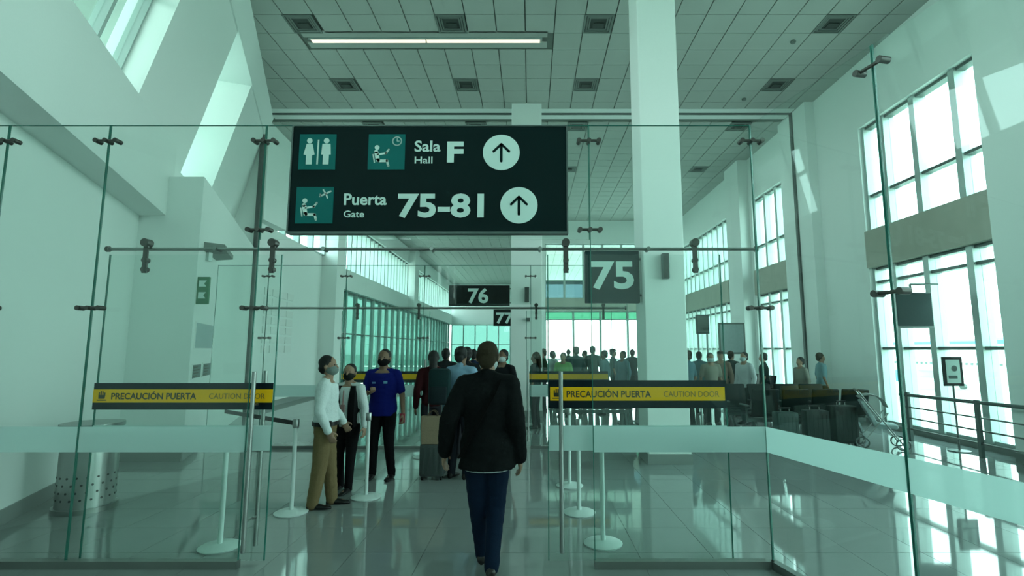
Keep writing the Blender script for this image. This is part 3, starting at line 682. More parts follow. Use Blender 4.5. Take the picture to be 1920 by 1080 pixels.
MB().hexa([(on_b(8.3), 8.3, 3.34), (on_b(8.3) + .28, 8.42, 3.38), (on_b(9.3) + .24, 9.42, 3.38), (on_b(9.3), 9.3, 3.34), (on_b(8.3), 8.3, 3.48), (on_b(8.3) + .28, 8.42, 3.46), (on_b(9.3) + .24, 9.42, 3.46), (on_b(9.3), 9.3, 3.48)]).build('housing', MT['vent'], fl_)
MB().box(on_b(8.5) - 0.02, on_b(8.5) + 0.05, 8.5, 8.6, 3.2, 3.36).build('bracket', MT['frame'], fl_)

# ------------------------------------------------------------------ litter bin
bx, by = xat(166, 5.7, 0.4), 5.7
lb = thing('litter_bin', (bx, by, 0), 'round stainless steel litter bin with perforated body by the left wall', 'bin')
MB().lathe([(0.27, 0.0), (0.275, 0.03), (0.255, 0.035), (0.255, 0.85), (0.235, 0.85), (0.235, 0.05), (0.0, 0.05)], (bx, by, 0), 32).build('body', MT['steel'], lb, smooth='auto')
MB().lathe([(0.20, 0.86), (0.285, 0.86), (0.285, 0.905), (0.20, 0.905)], (bx, by, 0), 32).build('top_ring', MT['rsteel'], lb, smooth='auto')
MB().lathe([(0.258, 0.0), (0.282, 0.0), (0.282, 0.05), (0.258, 0.05)], (bx, by, 0), 32).build('foot_ring', MT['rsteel'], lb, smooth='auto')
m = MB()
for r_ in range(4):
    for i in range(18):
        a = 2 * math.pi * (i + 0.5 * (r_ % 2)) / 18; c = Vector((bx + 0.2545 * math.cos(a), by + 0.2545 * math.sin(a), 0.14 + r_ * 0.075)); n_ = Vector((math.cos(a), math.sin(a), 0))
        m.tube(c - n_ * 0.002, c + n_ * 0.003, 0.012, n=8)
m.build('perforation', MT['black'], lb, kind='stuff')

# ------------------------------------------------------------------ queue barrier posts
def stanchion(x, y, label, belt=None, h=0.96):
    t = thing('queue_post', (x, y, 0), label, 'barrier post', 'white queue barrier posts')
    MB().lathe([(0.165, 0.0), (0.17, 0.012), (0.15, 0.022), (0.03, 0.035), (0.0, 0.036)], (x, y, 0), 28).build('base', MT['wpost'], t, smooth='auto')
    MB().tube((x, y, 0.03), (x, y, h - 0.08), 0.021, n=16).build('pole', MT['wpost'], t, smooth='auto')
    MB().lathe([(0.03, h - 0.09), (0.034, h - 0.07), (0.034, h - 0.01), (0.028, h), (0.0, h + 0.002)], (x, y, 0), 16).build('head', MT['steel'], t, smooth='auto')
    if belt:
        a, b = Vector((x, y, h - 0.045)), Vector((belt[0], belt[1], h - 0.045)); d = (b - a).normalized(); s = Vector((-d.y, d.x, 0)) * 0.002; u = Vector((0, 0, 0.024))
        MB().hexa([a - s - u, b - s - u, b + s - u, a + s - u, a - s + u, b - s + u, b + s + u, a + s + u]).build('belt', MT['black'], t)
    return t
p1 = (xat(546, 5.55, 0), 5.55)
stanchion(*p1, 'white barrier post behind the officer in khaki trousers', belt=(-3.9, 6.6))
p2 = (xat(412, 4.62, 0), 4.62)
stanchion(*p2, 'white barrier post behind the left caution strip door')
stanchion(xat(686, 6.1, 0), 6.1, 'white barrier post between the vest wearer and the blue shirt man')
stanchion(xat(1086, 5.55, 0), 5.55, 'white barrier post by the right door handle, its base set back')
stanchion(xat(1131, 4.70, 0), 4.70, 'white barrier post just behind the right caution strip door')
stanchion(xat(1068, 6.6, 0), 6.6, 'white barrier post hidden behind the right door handle')
stanchion(xat(795, 8.3, 0), 8.3, 'white barrier post beside the tan bag')

# ------------------------------------------------------------------ people
def remesh(mb, voxel, smooth_it=4, wrinkle=0.0, seed=0.0):
    """one continuous skin over overlapping volumes"""
    me = bpy.data.meshes.new('tmp'); me.from_pydata(mb.v, [], mb.f)
    bm = bmesh.new(); bm.from_mesh(me); bmesh.ops.recalc_face_normals(bm, faces=bm.faces); bm.to_mesh(me); bm.free()
    o = bpy.data.objects.new('tmp', me); COL.objects.link(o)
    r = o.modifiers.new('r', 'REMESH'); r.mode = 'VOXEL'; r.voxel_size = voxel
    s = o.modifiers.new('s', 'SMOOTH'); s.factor = 0.5; s.iterations = smooth_it
    dg = bpy.context.evaluated_depsgraph_get()
    new = bpy.data.meshes.new_from_object(o.evaluated_get(dg), depsgraph=dg)
    bpy.data.objects.remove(o); bpy.data.meshes.remove(me)
    if wrinkle:
        for v in new.vertices:
            c = v.co
            a = noise.noise(Vector((c.x * 9 + seed, c.y * 9, c.z * 22))) + 0.5 * noise.noise(Vector((c.x * 25, c.y * 25 + seed, c.z * 40)))
            v.co = c + v.normal * (a * wrinkle)
    new.shade_smooth()
    return new
def mesh_obj(name, me, material, parent=None):
    o = bpy.data.objects.new(name, me); COL.objects.link(o); me.materials.clear(); me.materials.append(material)
    if parent is not None: o.parent = parent
    return o
def ring(c, rx, ry, n=16): return [(c[0] + rx * math.cos(2 * math.pi * i / n), c[1] + ry * math.sin(2 * math.pi * i / n), c[2]) for i in range(n)]
TORSO = [(0.49, .085, .062), (0.53, .094, .068), (0.57, .092, .066), (0.62, .083, .059), (0.68, .089, .062), (0.74, .100, .066), (0.785, .104, .060), (0.815, .085, .048), (0.835, .045, .036)]
SKIN = cloth((0.20, 0.115, 0.075), 0.55); SKIN2 = cloth((0.28, 0.17, 0.115), 0.55)
HAIRB = cloth((0.008, 0.008, 0.008), 0.6); HAIRN = cloth((0.032, 0.023, 0.014), 0.8); HAIRG = cloth((0.12, 0.12, 0.11), 0.6)

def person(label, x, y, rz, H=1.7, vox=0.02, skin=SKIN, hair=HAIRB, top=(0.1, 0.1, 0.1), bottom=(0.02, 0.02, 0.025), shoe=(0.01, 0.01, 0.01),
           mask=None, sleeve='short', hem=0.50, armR=None, armL=None, legR=None, legL=None, bulk=1.0, flare=1.0, sit=None, longhair=False,
           group=None, fine=False, headturn=0.0, headtilt=0.0, jacket=0.0, wr=0.0, curl=0.35, cap=None):
    """local frame: faces +y, right hand at +x. arms: (elbow, wrist) offsets from the shoulder; legs: (knee, ankle) points; all in body heights"""
    V = Vector
    sh = {1: V((.106, 0, .806)), -1: V((-.106, 0, .806))}
    arms = {1: armR or ((.035, -.02, -.165), (.045, .03, -.315)), -1: armL or ((-.035, -.02, -.165), (-.045, .03, -.315))}
    hip = {1: V((.052, 0, .505)), -1: V((-.052, 0, .505))}
    legs = {1: legR or ((.060, .012, .275), (.062, -.01, .045)), -1: legL or ((-.060, .012, .275), (-.062, -.01, .045))}
    dz = 0.0
    if sit is not None:
        dz = sit / H - 0.455
        legs = {k: ((k * .06, .24, .50), (k * .06, .25, .50 - sit / H + .02)) for k in (1, -1)}
        if armR is None: arms = {k: ((k * .02, .04, -.16), (-k * .02, .17, -.19)) for k in (1, -1)}
    E = {k: sh[k] + V(arms[k][0]) for k in arms}; W = {k: sh[k] + V(arms[k][1]) for k in arms}
    K = {k: V(legs[k][0]) for k in legs}; A = {k: V(legs[k][1]) for k in legs}
    rot = Matrix.Rotation(headturn, 3, 'Z') @ Matrix.Rotation(headtilt, 3, 'X'); HP = V((0, 0, .865))
    hd = lambda p: HP + rot @ (V(p) - HP)
    def tors(mb, z0, z1, inf, ext=0.0):
        rs = [t for t in TORSO if z0 - 0.02 <= t[0] <= z1 + 0.001]
        if not rs or rs[0][0] > z0 + .004: rs = [(z0, .092, .068)] + rs
        else: rs[0] = (z0, rs[0][1], rs[0][2])
        mb.loft([ring((0, 0, z), rx * bulk + inf + ext * max(0, .62 - z), ry * bulk + inf + ext * max(0, .62 - z)) for z, rx, ry in rs])
    # body ---------------------------------------------------------------
    b = MB(); tors(b, 0.49, 0.835, -0.004)
    b.capsule((0, -.005, .80), .036, (0, .008, .89), .033)
    for k in (1, -1): b.capsule((0, -.008, .850), .026, sh[k] + V((-k * .015, -.004, .004)), .026)
    b.ell(hd((0, -.002, .944)), .046, .056, .054, rot=rot); b.ell(hd((0, .014, .912)), .038, .043, .047, rot=rot)
    b.capsule(hd((0, .052, .935)), .006, hd((0, .063, .918)), .009, n=8); b.ell(hd((0, .046, .890)), .020, .016, .014, rot=rot)
    for k in (1, -1):
        b.ell(hd((k * .047, -.004, .925)), .008, .012, .018, n=8, k=6, rot=rot)
        b.capsule(sh[k] * 1, .031 * bulk ** .5, E[k], .023); b.capsule(E[k], .023, W[k], .015)
        b.capsule(hip[k], .05, K[k], .032); b.capsule(K[k], .032, A[k], .021)
        b.capsule(A[k] - V((0, .012, .02)), .018, A[k] + V((0, .07, -.028)), .012)
        d = (W[k] - E[k]).normalized(); side = V((0, 1, 0)) - d * d.y
        if side.length < 0.3: side = V((0, 0, 1)) - d * d.z
        side.normalize(); inn = d.cross(side) * (-k if True else 1); inn.normalize()
        if inn.x * k > 0 and abs(inn.x) > 0.5: inn = -inn
        pc = W[k] + d * .028
        q_ = Matrix((side, inn, d)).transposed()
        b.ell(pc, .024, .012, .034, n=10, k=7, rot=q_)
        if fine:
            for i, (o_, L) in enumerate(((.019, .038), (.0065, .044), (-.006, .041), (-.018, .033))):
                a0 = pc + side * o_ + d * .024; a1 = a0 + (d * math.cos(curl) + inn * math.sin(curl)).normalized() * L * .55
                a2 = a1 + (d * math.cos(curl * 2.6) + inn * math.sin(curl * 2.6)).normalized() * L * .5
                b.capsule(a0, .0058, a1, .0052, n=8); b.capsule(a1, .0052, a2, .0045, n=8)
            t0_ = pc + side * .02 - d * .012; t1 = t0_ + (side * .6 + d * .7 + inn * .35).normalized() * .026; t2 = t1 + (d * .9 + inn * .45).normalized() * .02
            b.capsule(t0_, .0075, t1, .0062, n=8); b.capsule(t1, .0062, t2, .005, n=8)
        else:
            b.capsule(pc + d * .02, .018, pc + d * .05 + inn * .012, .011, n=8)
    def fin(mb):
        for v in mb.v: v.z += dz
        for v in mb.v: v *= H
        return mb
    body = mesh_obj('person', remesh(fin(b), vox * (0.40 if fine else 1.0), 2 if fine else 2), skin)
    body.location = (x, y, 0); body.rotation_euler.z = rz; ORG[body.name] = Vector((0, 0, 0))
    tag(body, label, 'person', group)
    # clothes --------------------------------------------------------------
    cv_ = max(0.012, vox * 0.7)
    t = MB(); inf = .007 + jacket; tors(t, hem, .832, inf, ext=0.10 if jacket else 0.02)
    for k in (1, -1):
        t.capsule((0, -.010, .836), .026 + inf * .6, sh[k] + V((-k * .012, -.004, .004)), .029 + inf)
        t.capsule(sh[k] + V((-k * .004, 0, -.002)), .034 * bulk ** .5 + inf, E[k] if sleeve == 'long' else sh[k].lerp(E[k], .78), .028 + inf)
        if sleeve == 'long': t.capsule(E[k], .027 + inf, E[k].lerp(W[k], .97), .020 + inf)
    t.capsule((0, -.008, .815), .042 + jacket * .5, (0, -.004, .848 if sleeve == 'long' else .842), .038 + jacket * .3)
    mesh_obj('jacket' if jacket else 'shirt', remesh(fin(t), cv_, 3, wr, x), cloth(top), body)
    p = MB(); tors(p, .485, .60 if sit is None else .58, .003)
    for k in (1, -1):
        p.capsule(hip[k] + V((0, 0, -.005)), .058 * bulk ** .5, K[k], .041 * flare); p.capsule(K[k], .041 * flare, A[k] + V((0, -.004, -.01)), .032 * flare)
    mesh_obj('trousers', remesh(fin(p), cv_, 3, wr * 0.8, y), cloth(bottom), body)
    for k in (1, -1):
        s = MB(); a = A[k]; z0 = a.z - .045; r_ = lambda yy, wx, h: [(a.x + wx * c, a.y + yy, z0 + max(0.0, h * (0.5 + 0.5 * s_))) for c, s_ in [(math.cos(2 * math.pi * i / 10), math.sin(2 * math.pi * i / 10)) for i in range(10)]]
        s.loft([r_(-.040, .012, .03), r_(-.034, .021, .044), r_(-.005, .024, .05), r_(.035, .026, .038), r_(.075, .028, .026), r_(.105, .022, .02), r_(.115, .010, .012)])
        fin(s).build('shoe', cloth(shoe, 0.4), body, smooth=True)
    h = MB(); h.ell(hd((0, -.012, .952)), .0505, .0565, .0525, rot=rot); h.ell(hd((0, -.034, .915)), .041, .030, .042, rot=rot)
    for k in (1, -1): h.ell(hd((k * .043, -.012, .935)), .010, .022, .028, n=8, k=6, rot=rot)
    if longhair: h.capsule(hd((0, -.045, .92)), .038, (0, -.058, .80), .034)
    mesh_obj('hair', remesh(fin(h), vox * 0.5, 2, 0.004, x * 3), hair, body)
    if mask is not None:
        k_ = MB(); k_.ell(hd((0, .024, .901)), .043, .046, .037, rot=rot)
        for s_ in (1, -1): k_.capsule(hd((s_ * .036, .03, .912)), .003, hd((s_ * .049, -.004, .925)), .003, n=6)
        fin(k_).build('face_mask', cloth(mask), body, smooth=True)
    if fine:
        for s_ in (1, -1):
            e = MB(); e.ell(hd((s_ * .018, .050, .937)), .006, .005, .0035, n=10, k=6, rot=rot); fin(e).build('eye', MT['black'], body, smooth=True)
    if cap is not None:
        c_ = MB(); c_.ell(hd((0, -.006, .972)), .053, .06, .034, rot=rot); c_.ell(hd((0, .06, .962)), .04, .035, .006, rot=rot); fin(c_).build('cap', cloth(cap), body, smooth=True)
    body['H'] = H
    return body, (sh, E, W, dz)

# the man in the black jacket walking away through the open doors
mx, my = xat(912, 4.1, 0.8), 4.12
man, mj = person('person in black jacket and dark blue jeans walking away through the open doors', mx, my, R(-3), 1.76, 0.02, SKIN2, HAIRN, top=(0.0045, 0.0055, 0.006), bottom=(0.004, 0.012, 0.03), shoe=(0.02, 0.018, 0.017),
    sleeve='long', hem=.445, jacket=.008, fine=True, wr=.006, bulk=1.06, flare=1.06, mask=(0.4, 0.45, 0.45), headtilt=R(-6),
    armR=((.030, -.035, -.165), (.040, .030, -.325)), armL=((-.060, -.045, -.150), (-.085, .010, -.300)),
    legR=((.040, .035, .278), (.032, -.045, .052)), legL=((-.045, .050, .275), (-.030, .115, .045)))
m = MB(); m.loft([ring((0, 0, z), a, b, 20) for z, a, b in ((.435, .100, .075), (.47, .101, .076))])
for v in m.v: v *= 1.76
m.build('shirt_hem', cloth((0.45, 0.5, 0.5)), man)
# diagonal strap across the back
m = MB(); pts = [Vector((.062, -.052, .832)), Vector((.035, -.092, .76)), Vector((-.01, -.097, .68)), Vector((-.06, -.094, .59)), Vector((-.105, -.075, .50))]
for a, b in zip(pts, pts[1:]): m.hexa([a + Vector((-.011, 0, -.004)), a + Vector((.011, 0, .004)), a + Vector((.011, -.006, .004)), a + Vector((-.011, -.006, -.004)), b + Vector((-.011, 0, -.004)), b + Vector((.011, 0, .004)), b + Vector((.011, -.006, .004)), b + Vector((-.011, -.006, -.004))])
for v in m.v: v *= 1.76
m.build('shoulder_strap', cloth((0.002, 0.002, 0.002)), man)

# officer in khaki trousers, facing right
gx, gy = xat(610, 5.75, 0.8), 5.75
guard, _ = person('person in white long-sleeved shirt, khaki trousers and grey mask beside the barrier post', gx, gy, R(-80), 1.63, 0.02, SKIN2, HAIRB, top=(0.62, 0.68, 0.68), bottom=(0.17, 0.12, 0.06), shoe=(0.006, 0.006, 0.006),
    mask=(0.16, 0.20, 0.19), sleeve='long', hem=.555, fine=True, wr=.006, bulk=1.08, flare=1.22, headturn=R(-8),
    armR=((.035, -.015, -.165), (.020, .045, -.300)), armL=((-.03, .02, -.165), (.02, .10, -.27)),
    legR=((.050, -.015, .275), (.052, -.045, .045)), legL=((-.05, .025, .275), (-.055, .055, .045)))
m = MB(); m.loft([ring((0, 0, z), a, b, 20) for z, a, b in ((.536, .116, .086), (.562, .115, .085))])
for v in m.v: v *= 1.63
m.build('belt', cloth((0.008, 0.008, 0.008), 0.4), guard)
m = MB().rbox(.10, .135, .02, .06, .50, .575, .006)
for v in m.v: v *= 1.63
m.build('radio_pouch', MT['black'], guard)
m = MB().box(.138, .145, -.012, .018, .735, .765)
for v in m.v: v *= 1.63
m.build('sleeve_badge', cloth((0.25, 0.06, 0.06)), guard)
# colleague in a black waistcoat
vx, vy = xat(652, 6.4, 0.8), 6.4
vest, _ = person('person in black waistcoat over white shirt with black mask, between the two colleagues', vx, vy, R(168), 1.52, 0.02, SKIN2, HAIRB, top=(0.6, 0.64, 0.64), bottom=(0.005, 0.005, 0.006), shoe=(0.005, 0.005, 0.005),
    mask=(0.01, 0.012, 0.012), sleeve='long', hem=.50, fine=True, wr=.004, headturn=R(12),
    armL=((-.035, -.01, -.165), (-.055, .02, -.30)), armR=((.035, .0, -.165), (.0, .07, -.28)),
    legR=((.055, .02, .275), (.062, -.02, .045)), legL=((-.05, .02, .275), (-.055, .05, .045)))
m = MB()
for k in (1, -1):
    m.loft([[(k * a * 1.0, yb, z), (k * (a + w_), yb, z), (k * (a + w_), yf, z), (k * a, yf, z)] for z, a, w_, yb, yf in ((.505, .034, .064, .0, .078), (.60, .036, .055, .0, .072), (.70, .040, .056, .0, .076), (.76, .046, .050, .0, .073), (.825, .044, .035, -.01, .05))])
m.loft([ring((0, -.004, z), rx, ry) for z, rx, ry in ((.50, .100, .066), (.60, .093, .060), (.70, .098, .064), (.80, .100, .05))])
for v in m.v: v *= 1.52
m.build('waistcoat', cloth((0.006, 0.006, 0.007)), vest)
m = MB().capsule((.0, .078, .79), .005, (.0, .084, .68), .006).box(-.018, .018, .082, .086, .62, .68)
for v in m.v: v *= 1.52
m.build('name_tag', cloth((0.35, 0.2, 0.2)), vest)
# man in the blue polo
bx_, by_ = xat(717, 6.95, 0.8), 6.95
blue, bj = person('person in royal blue polo shirt and black mask facing the doors', bx_, by_, R(176), 1.70, 0.02, SKIN, HAIRB, top=(0.004, 0.008, 0.12), bottom=(0.004, 0.004, 0.005), shoe=(0.006, 0.006, 0.006),
    mask=(0.006, 0.006, 0.007), sleeve='short', hem=.485, fine=True, wr=.005, bulk=1.14, curl=.6,
    armR=((.050, .005, -.160), (-.045, .115, -.135)), armL=((-.045, -.01, -.165), (-.075, .045, -.305)),
    legR=((.062, .012, .275), (.072, -.01, .045)), legL=((-.062, .012, .275), (-.080, -.02, .045)))
m = MB().box(-.060, -.030, .082, .086, .735, .755)
for v in m.v: v *= 1.70
m.build('chest_logo', cloth((0.15, 0.35, 0.5)), blue)
m = MB().box(.035, .06, .083, .087, .735, .748)
for v in m.v: v *= 1.70
m.build('name_patch', cloth((0.1, 0.2, 0.4)), blue)
hand = blue.matrix_basis @ (bj[2][-1] * 1.70 + Vector((0, .03, -.09)))
MB().rbox(hand.x - .035, hand.x + .035, hand.y - .008, hand.y + .008, hand.z - .02, hand.z + .10, .004).build('mobile_phone', cloth((0.30, 0.03, 0.05), 0.4), label='red mobile phone held by the person in blue polo', cat='phone')

# queue beyond the open doors
def crowd(u, Y, label, rz, H, **kw):
    return person(label, xat(u, Y, 1.2), Y, R(rz), H, 0.024, **kw)
QG = None
lbm, lj = crowd(864, 7.0, 'person in light blue shirt with dark backpack queuing ahead of the black jacket', -20, 1.74, top=(0.22, 0.34, 0.47), bottom=(0.012, 0.014, 0.02), sleeve='long', wr=.004)
crowd(812, 7.9, 'person in dark maroon top queuing beside the white barrier post', 10, 1.68, top=(0.035, 0.006, 0.008), sleeve='long', longhair=True)
crowd(874, 8.3, 'person in black top with bowed head in front of the light blue shirt', 15, 1.74, top=(0.008, 0.01, 0.012), sleeve='long')
crowd(836, 10.2, 'person in dark grey top queuing past the inner doors', -10, 1.72, top=(0.02, 0.022, 0.025), sleeve='long')
crowd(943, 8.9, 'person in black top and white mask turning beside the slim column', 150, 1.70, top=(0.01, 0.012, 0.014), mask=(0.5, 0.55, 0.55))
crowd(905, 12.2, 'person in bright green top far ahead in the queue', 0, 1.66, top=(0.08, 0.35, 0.08))
crowd(888, 11.2, 'person in navy shirt far ahead in the queue', 5, 1.70, top=(0.012, 0.02, 0.05))
crowd(925, 14.5, 'person in brown jacket far ahead beside the slim column', 0, 1.72, top=(0.05, 0.035, 0.02), sleeve='long')
# bags
bp = thing('backpack', (xat(826, 6.82, 1.2), 6.82, 0.95), 'dark teal backpack hanging on the light blue shirt', 'backpack')
cxp = xat(826, 6.80, 1.2)
MB().rbox(cxp - .15, cxp + .13, 6.70, 6.87, 0.98, 1.45, .05).build('body', cloth((0.01, 0.028, 0.03)), bp, smooth='auto')
MB().rbox(cxp - .12, cxp + .10, 6.65, 6.71, 1.00, 1.22, .02).build('front_pocket', cloth((0.012, 0.02, 0.024)), bp, smooth='auto')
MB().capsule((cxp - .10, 6.86, 1.40), .018, (cxp + .02, 6.90, 1.46), .018).build('strap', cloth((0.008, 0.01, 0.012)), bp, smooth=True)
sx_, sy_ = xat(812, 6.95, 0.4), 6.95
su = thing('suitcase', (sx_, sy_, 0), 'dark grey trolley suitcase under the tan bag', 'suitcase')
MB().rbox(sx_ - .16, sx_ + .16, sy_ - .11, sy_ + .11, .05, .46, .025).build('shell', cloth((0.05, 0.06, 0.06), 0.5), su, smooth='auto')
for i in range(4): MB().box(sx_ - .12 + i * .075, sx_ - .10 + i * .075, sy_ - .116, sy_ - .108, .09, .42).build('rib', cloth((0.04, 0.05, 0.05), 0.5), su)
for a in (-.12, .12):
    for b in (-.07, .07): MB().tube((sx_ + a - .012, sy_ + b, .028), (sx_ + a + .012, sy_ + b, .028), .028).build('wheel', MT['black'], su, smooth='auto')
for a in (-.09, .09): MB().tube((sx_ + a, sy_ + .08, .45), (sx_ + a, sy_ + .08, .98), .008).build('handle_bar', MT['steel'], su)
MB().tube((sx_ - .10, sy_ + .08, .98), (sx_ + .10, sy_ + .08, .98), .014).build('grip', MT['black'], su)
tb = thing('tote_bag', (sx_, sy_ - .03, .462), 'tan paper carrier bag standing on the dark suitcase', 'bag')
MB().loft([[(sx_ - w_, sy_ - .03 - d_, z), (sx_ + w_, sy_ - .03 - d_, z), (sx_ + w_, sy_ - .03 + d_, z), (sx_ - w_, sy_ - .03 + d_, z)] for z, w_, d_ in ((.463, .135, .07), (.64, .143, .075), (.82, .15, .05))]).build('body', cloth((0.26, 0.19, 0.13)), tb)
for d_ in (-.045, .04):
    m = MB(); pr = None
    for i in range(9):
        a = math.pi * i / 8; pt = Vector((sx_ - .06 * math.cos(a), sy_ - .03 + d_, .82 + .07 * math.sin(a)))
        if pr is not None: m.tube(pr, pt, .006, n=8)
        pr = pt
    m.build('handle', cloth((0.10, 0.07, 0.05)), tb)

# people past the inner doors, in front of the bright end window
crowd(1004, 11.3, 'person in black top and trousers with brown hair beside the slim column', 70, 1.64, hair=HAIRN, top=(0.01, 0.02, 0.02), longhair=True)
LST = [(1018, 14.5, 'person in olive top behind the brown haired person', (0.03, 0.05, 0.03), 100, 1.72), (1037, 15.0, 'person in white shirt before the bright end window', (0.45, 0.5, 0.5), -60, 1.66),
       (1056, 13.2, 'person in pale green shirt before the bright end window', (0.22, 0.42, 0.16), 160, 1.62), (1080, 14.0, 'tall person in dark teal jacket before the bright end window', (0.02, 0.06, 0.06), 30, 1.78),
       (1112, 15.5, 'tall person in bottle green coat before the bright end window', (0.02, 0.055, 0.05), -30, 1.80), (1133, 13.6, 'person in grey blue shirt beside the bottle green coat', (0.10, 0.17, 0.20), 60, 1.68),
       (1150, 15.8, 'person in slate jumper and dark cap near the square column', (0.05, 0.09, 0.10), -90, 1.72), (1168, 14.2, 'person in faded blue jacket near the square column', (0.10, 0.18, 0.22), 120, 1.66),
       (1186, 16.5, 'person in dark grey coat half behind the square column', (0.04, 0.06, 0.06), 0, 1.70), (1096, 18.5, 'person in brown shirt far before the end window', (0.08, 0.07, 0.05), 90, 1.66), (1066, 19.0, 'person in black hooded top far before the end window', (0.015, 0.02, 0.02), 0, 1.70)]
for i, (u, Yp, lb_, c, rz, H) in enumerate(LST):
    crowd(u, Yp, lb_, rz, H, top=c, hair=HAIRB if i % 3 else HAIRN, sleeve='long' if i % 2 else 'short', bottom=(0.02, 0.03, 0.035), cap=(0.02, 0.02, 0.02) if 'cap' in lb_ else None, skin=SKIN if i % 2 else SKIN2)
LST = [(1290, 11.5, 'person in steel blue shirt just right of the square column', (0.06, 0.13, 0.16), 40, 1.68), (1312, 13.7, 'person in teal shirt near the information screen', (0.08, 0.16, 0.18), -40, 1.64),
       (1333, 11.8, 'person in beige shirt and pale mask by the seats', (0.24, 0.22, 0.18), 180, 1.62), (1352, 12.6, 'person in tan top and dark cap by the seats', (0.16, 0.12, 0.09), 150, 1.66), (1372, 13.3, 'person in dark green jacket by the seats', (0.02, 0.04, 0.035), -60, 1.66),
       (1396, 11.95, 'person in white shirt leaning by the seats', (0.48, 0.52, 0.54), 120, 1.64), (1432, 12.5, 'person in black coat standing at the end of the seats', (0.01, 0.022, 0.022), 60, 1.62),
       (1501, 12.0, 'person in beige shirt standing behind the black seats', (0.22, 0.22, 0.19), 100, 1.52), (1540, 12.3, 'person in light blue shirt standing behind the black seats', (0.20, 0.34, 0.38), -100, 1.62)]
for i, (u, Yp, lb_, c, rz, H) in enumerate(LST):
    crowd(u, Yp, lb_, rz, H, top=c, hair=HAIRB if i % 4 else HAIRN, sleeve='long' if i % 2 else 'short', bottom=(0.015, 0.028, 0.028), cap=(0.02, 0.02, 0.018) if 'cap' in lb_ else None, mask=(0.4, 0.5, 0.5) if i in (2, 5) else None, skin=SKIN2)

# ------------------------------------------------------------------ seating
def bench(x, y, n, rz, label):
    t = local(thing('airport_bench', (x, y, 0), label, 'bench', 'black airport benches')); t.rotation_euler.z = rz
    W_ = 0.56; x0 = -n * W_ / 2
    MB().rbox(x0, -x0, -.04, .04, .33, .40, .008).build('beam', MT['fdark'], t)
    for i in range(n):
        a = x0 + i * W_ + .03; b = a + W_ - .06
        MB().rbox(a, b, -.10, .38, .42, .49, .025).build('seat', MT['seat'], t, smooth='auto')
        mb = MB().rbox(a, b, -.035, .035, 0, .50, .025); ro = Matrix.Rotation(R(12), 3, 'X')
        mb.v = [ro @ v + Vector((0, -.13, .47)) for v in mb.v]; mb.build('backrest', MT['seat'], t, smooth='auto')
    for i in range(n + 1):
        a = x0 + i * W_
        MB().rbox(a - .02, a + .02, -.12, .30, .62, .65, .008).box(a - .012, a + .012, -.02, .02, .38, .63).build('armrest', MT['fdark'], t)
    for a in (x0 + .25 * W_, -x0 - .25 * W_):
        MB().hexa([(a - .02, -.25, 0), (a + .02, -.25, 0), (a + .02, -.19, 0), (a - .02, -.19, 0), (a - .02, -.03, .35), (a + .02, -.03, .35), (a + .02, .03, .35), (a - .02, .03, .35)]).hexa([(a - .02, .24, 0), (a + .02, .24, 0), (a + .02, .30, 0), (a - .02, .30, 0), (a - .02, -.03, .35), (a + .02, -.03, .35), (a + .02, .03, .35), (a - .02, .03, .35)]).build('leg', MT['fdark'], t)
    return t
bench(5.25, 9.9, 4, 0, 'black airport bench with its back to the glass wing, nearest row')
bench(5.2, 10.9, 4, R(180), 'black airport bench facing the nearest row')
bench(6.7, 15.6, 4, R(90), 'black airport bench along the right wall')
bench(1.35, 11.2, 3, 0, 'black airport bench behind the square column')
bench(3.6, 15.0, 4, 0, 'black airport bench under the standing crowd')
def trolley(x, y, w_, d_, h, c, label, rz=0):
    t = local(thing('suitcase', (x, y, 0), label, 'suitcase')); t.rotation_euler.z = rz
    MB().rbox(-w_ / 2, w_ / 2, -d_ / 2, d_ / 2, .05, h, .03).build('shell', cloth(c, 0.5), t, smooth='auto')
    for i in range(5): a = -w_ * .36 + i * w_ * .18; MB().box(a - .008, a + .008, -d_ / 2 - .004, -d_ / 2 + .004, .12, h - .07).build('rib', cloth(c, 0.5), t)
    for a in (-1, 1):
        for b in (-1, 1): MB().tube((a * w_ * .38 - .012, b * d_ * .3, .03), (a * w_ * .38 + .012, b * d_ * .3, .03), .03).build('wheel', MT['black'], t, smooth='auto')
        MB().tube((a * .08, 0, h - .02), (a * .08, 0, h + .07), .008).build('handle_bar', MT['steel'], t)
    MB().tube((-.1, 0, h + .07), (.1, 0, h + .07), .014).build('grip', MT['black'], t)
trolley(xat(1578, 9.3, .5), 9.3, .45, .28, .70, (0.003, 0.009, 0.008), 'large black suitcase leaning by the nearest bench end', R(8))
trolley(xat(1528, 9.3, .5), 9.3, .40, .26, .62, (0.005, 0.014, 0.013), 'smaller dark green suitcase beside the large black one', R(-5))
trolley(xat(1472, 9.35, .5), 9.35, .38, .25, .58, (0.03, 0.06, 0.055), 'grey suitcase in front of the nearest bench')
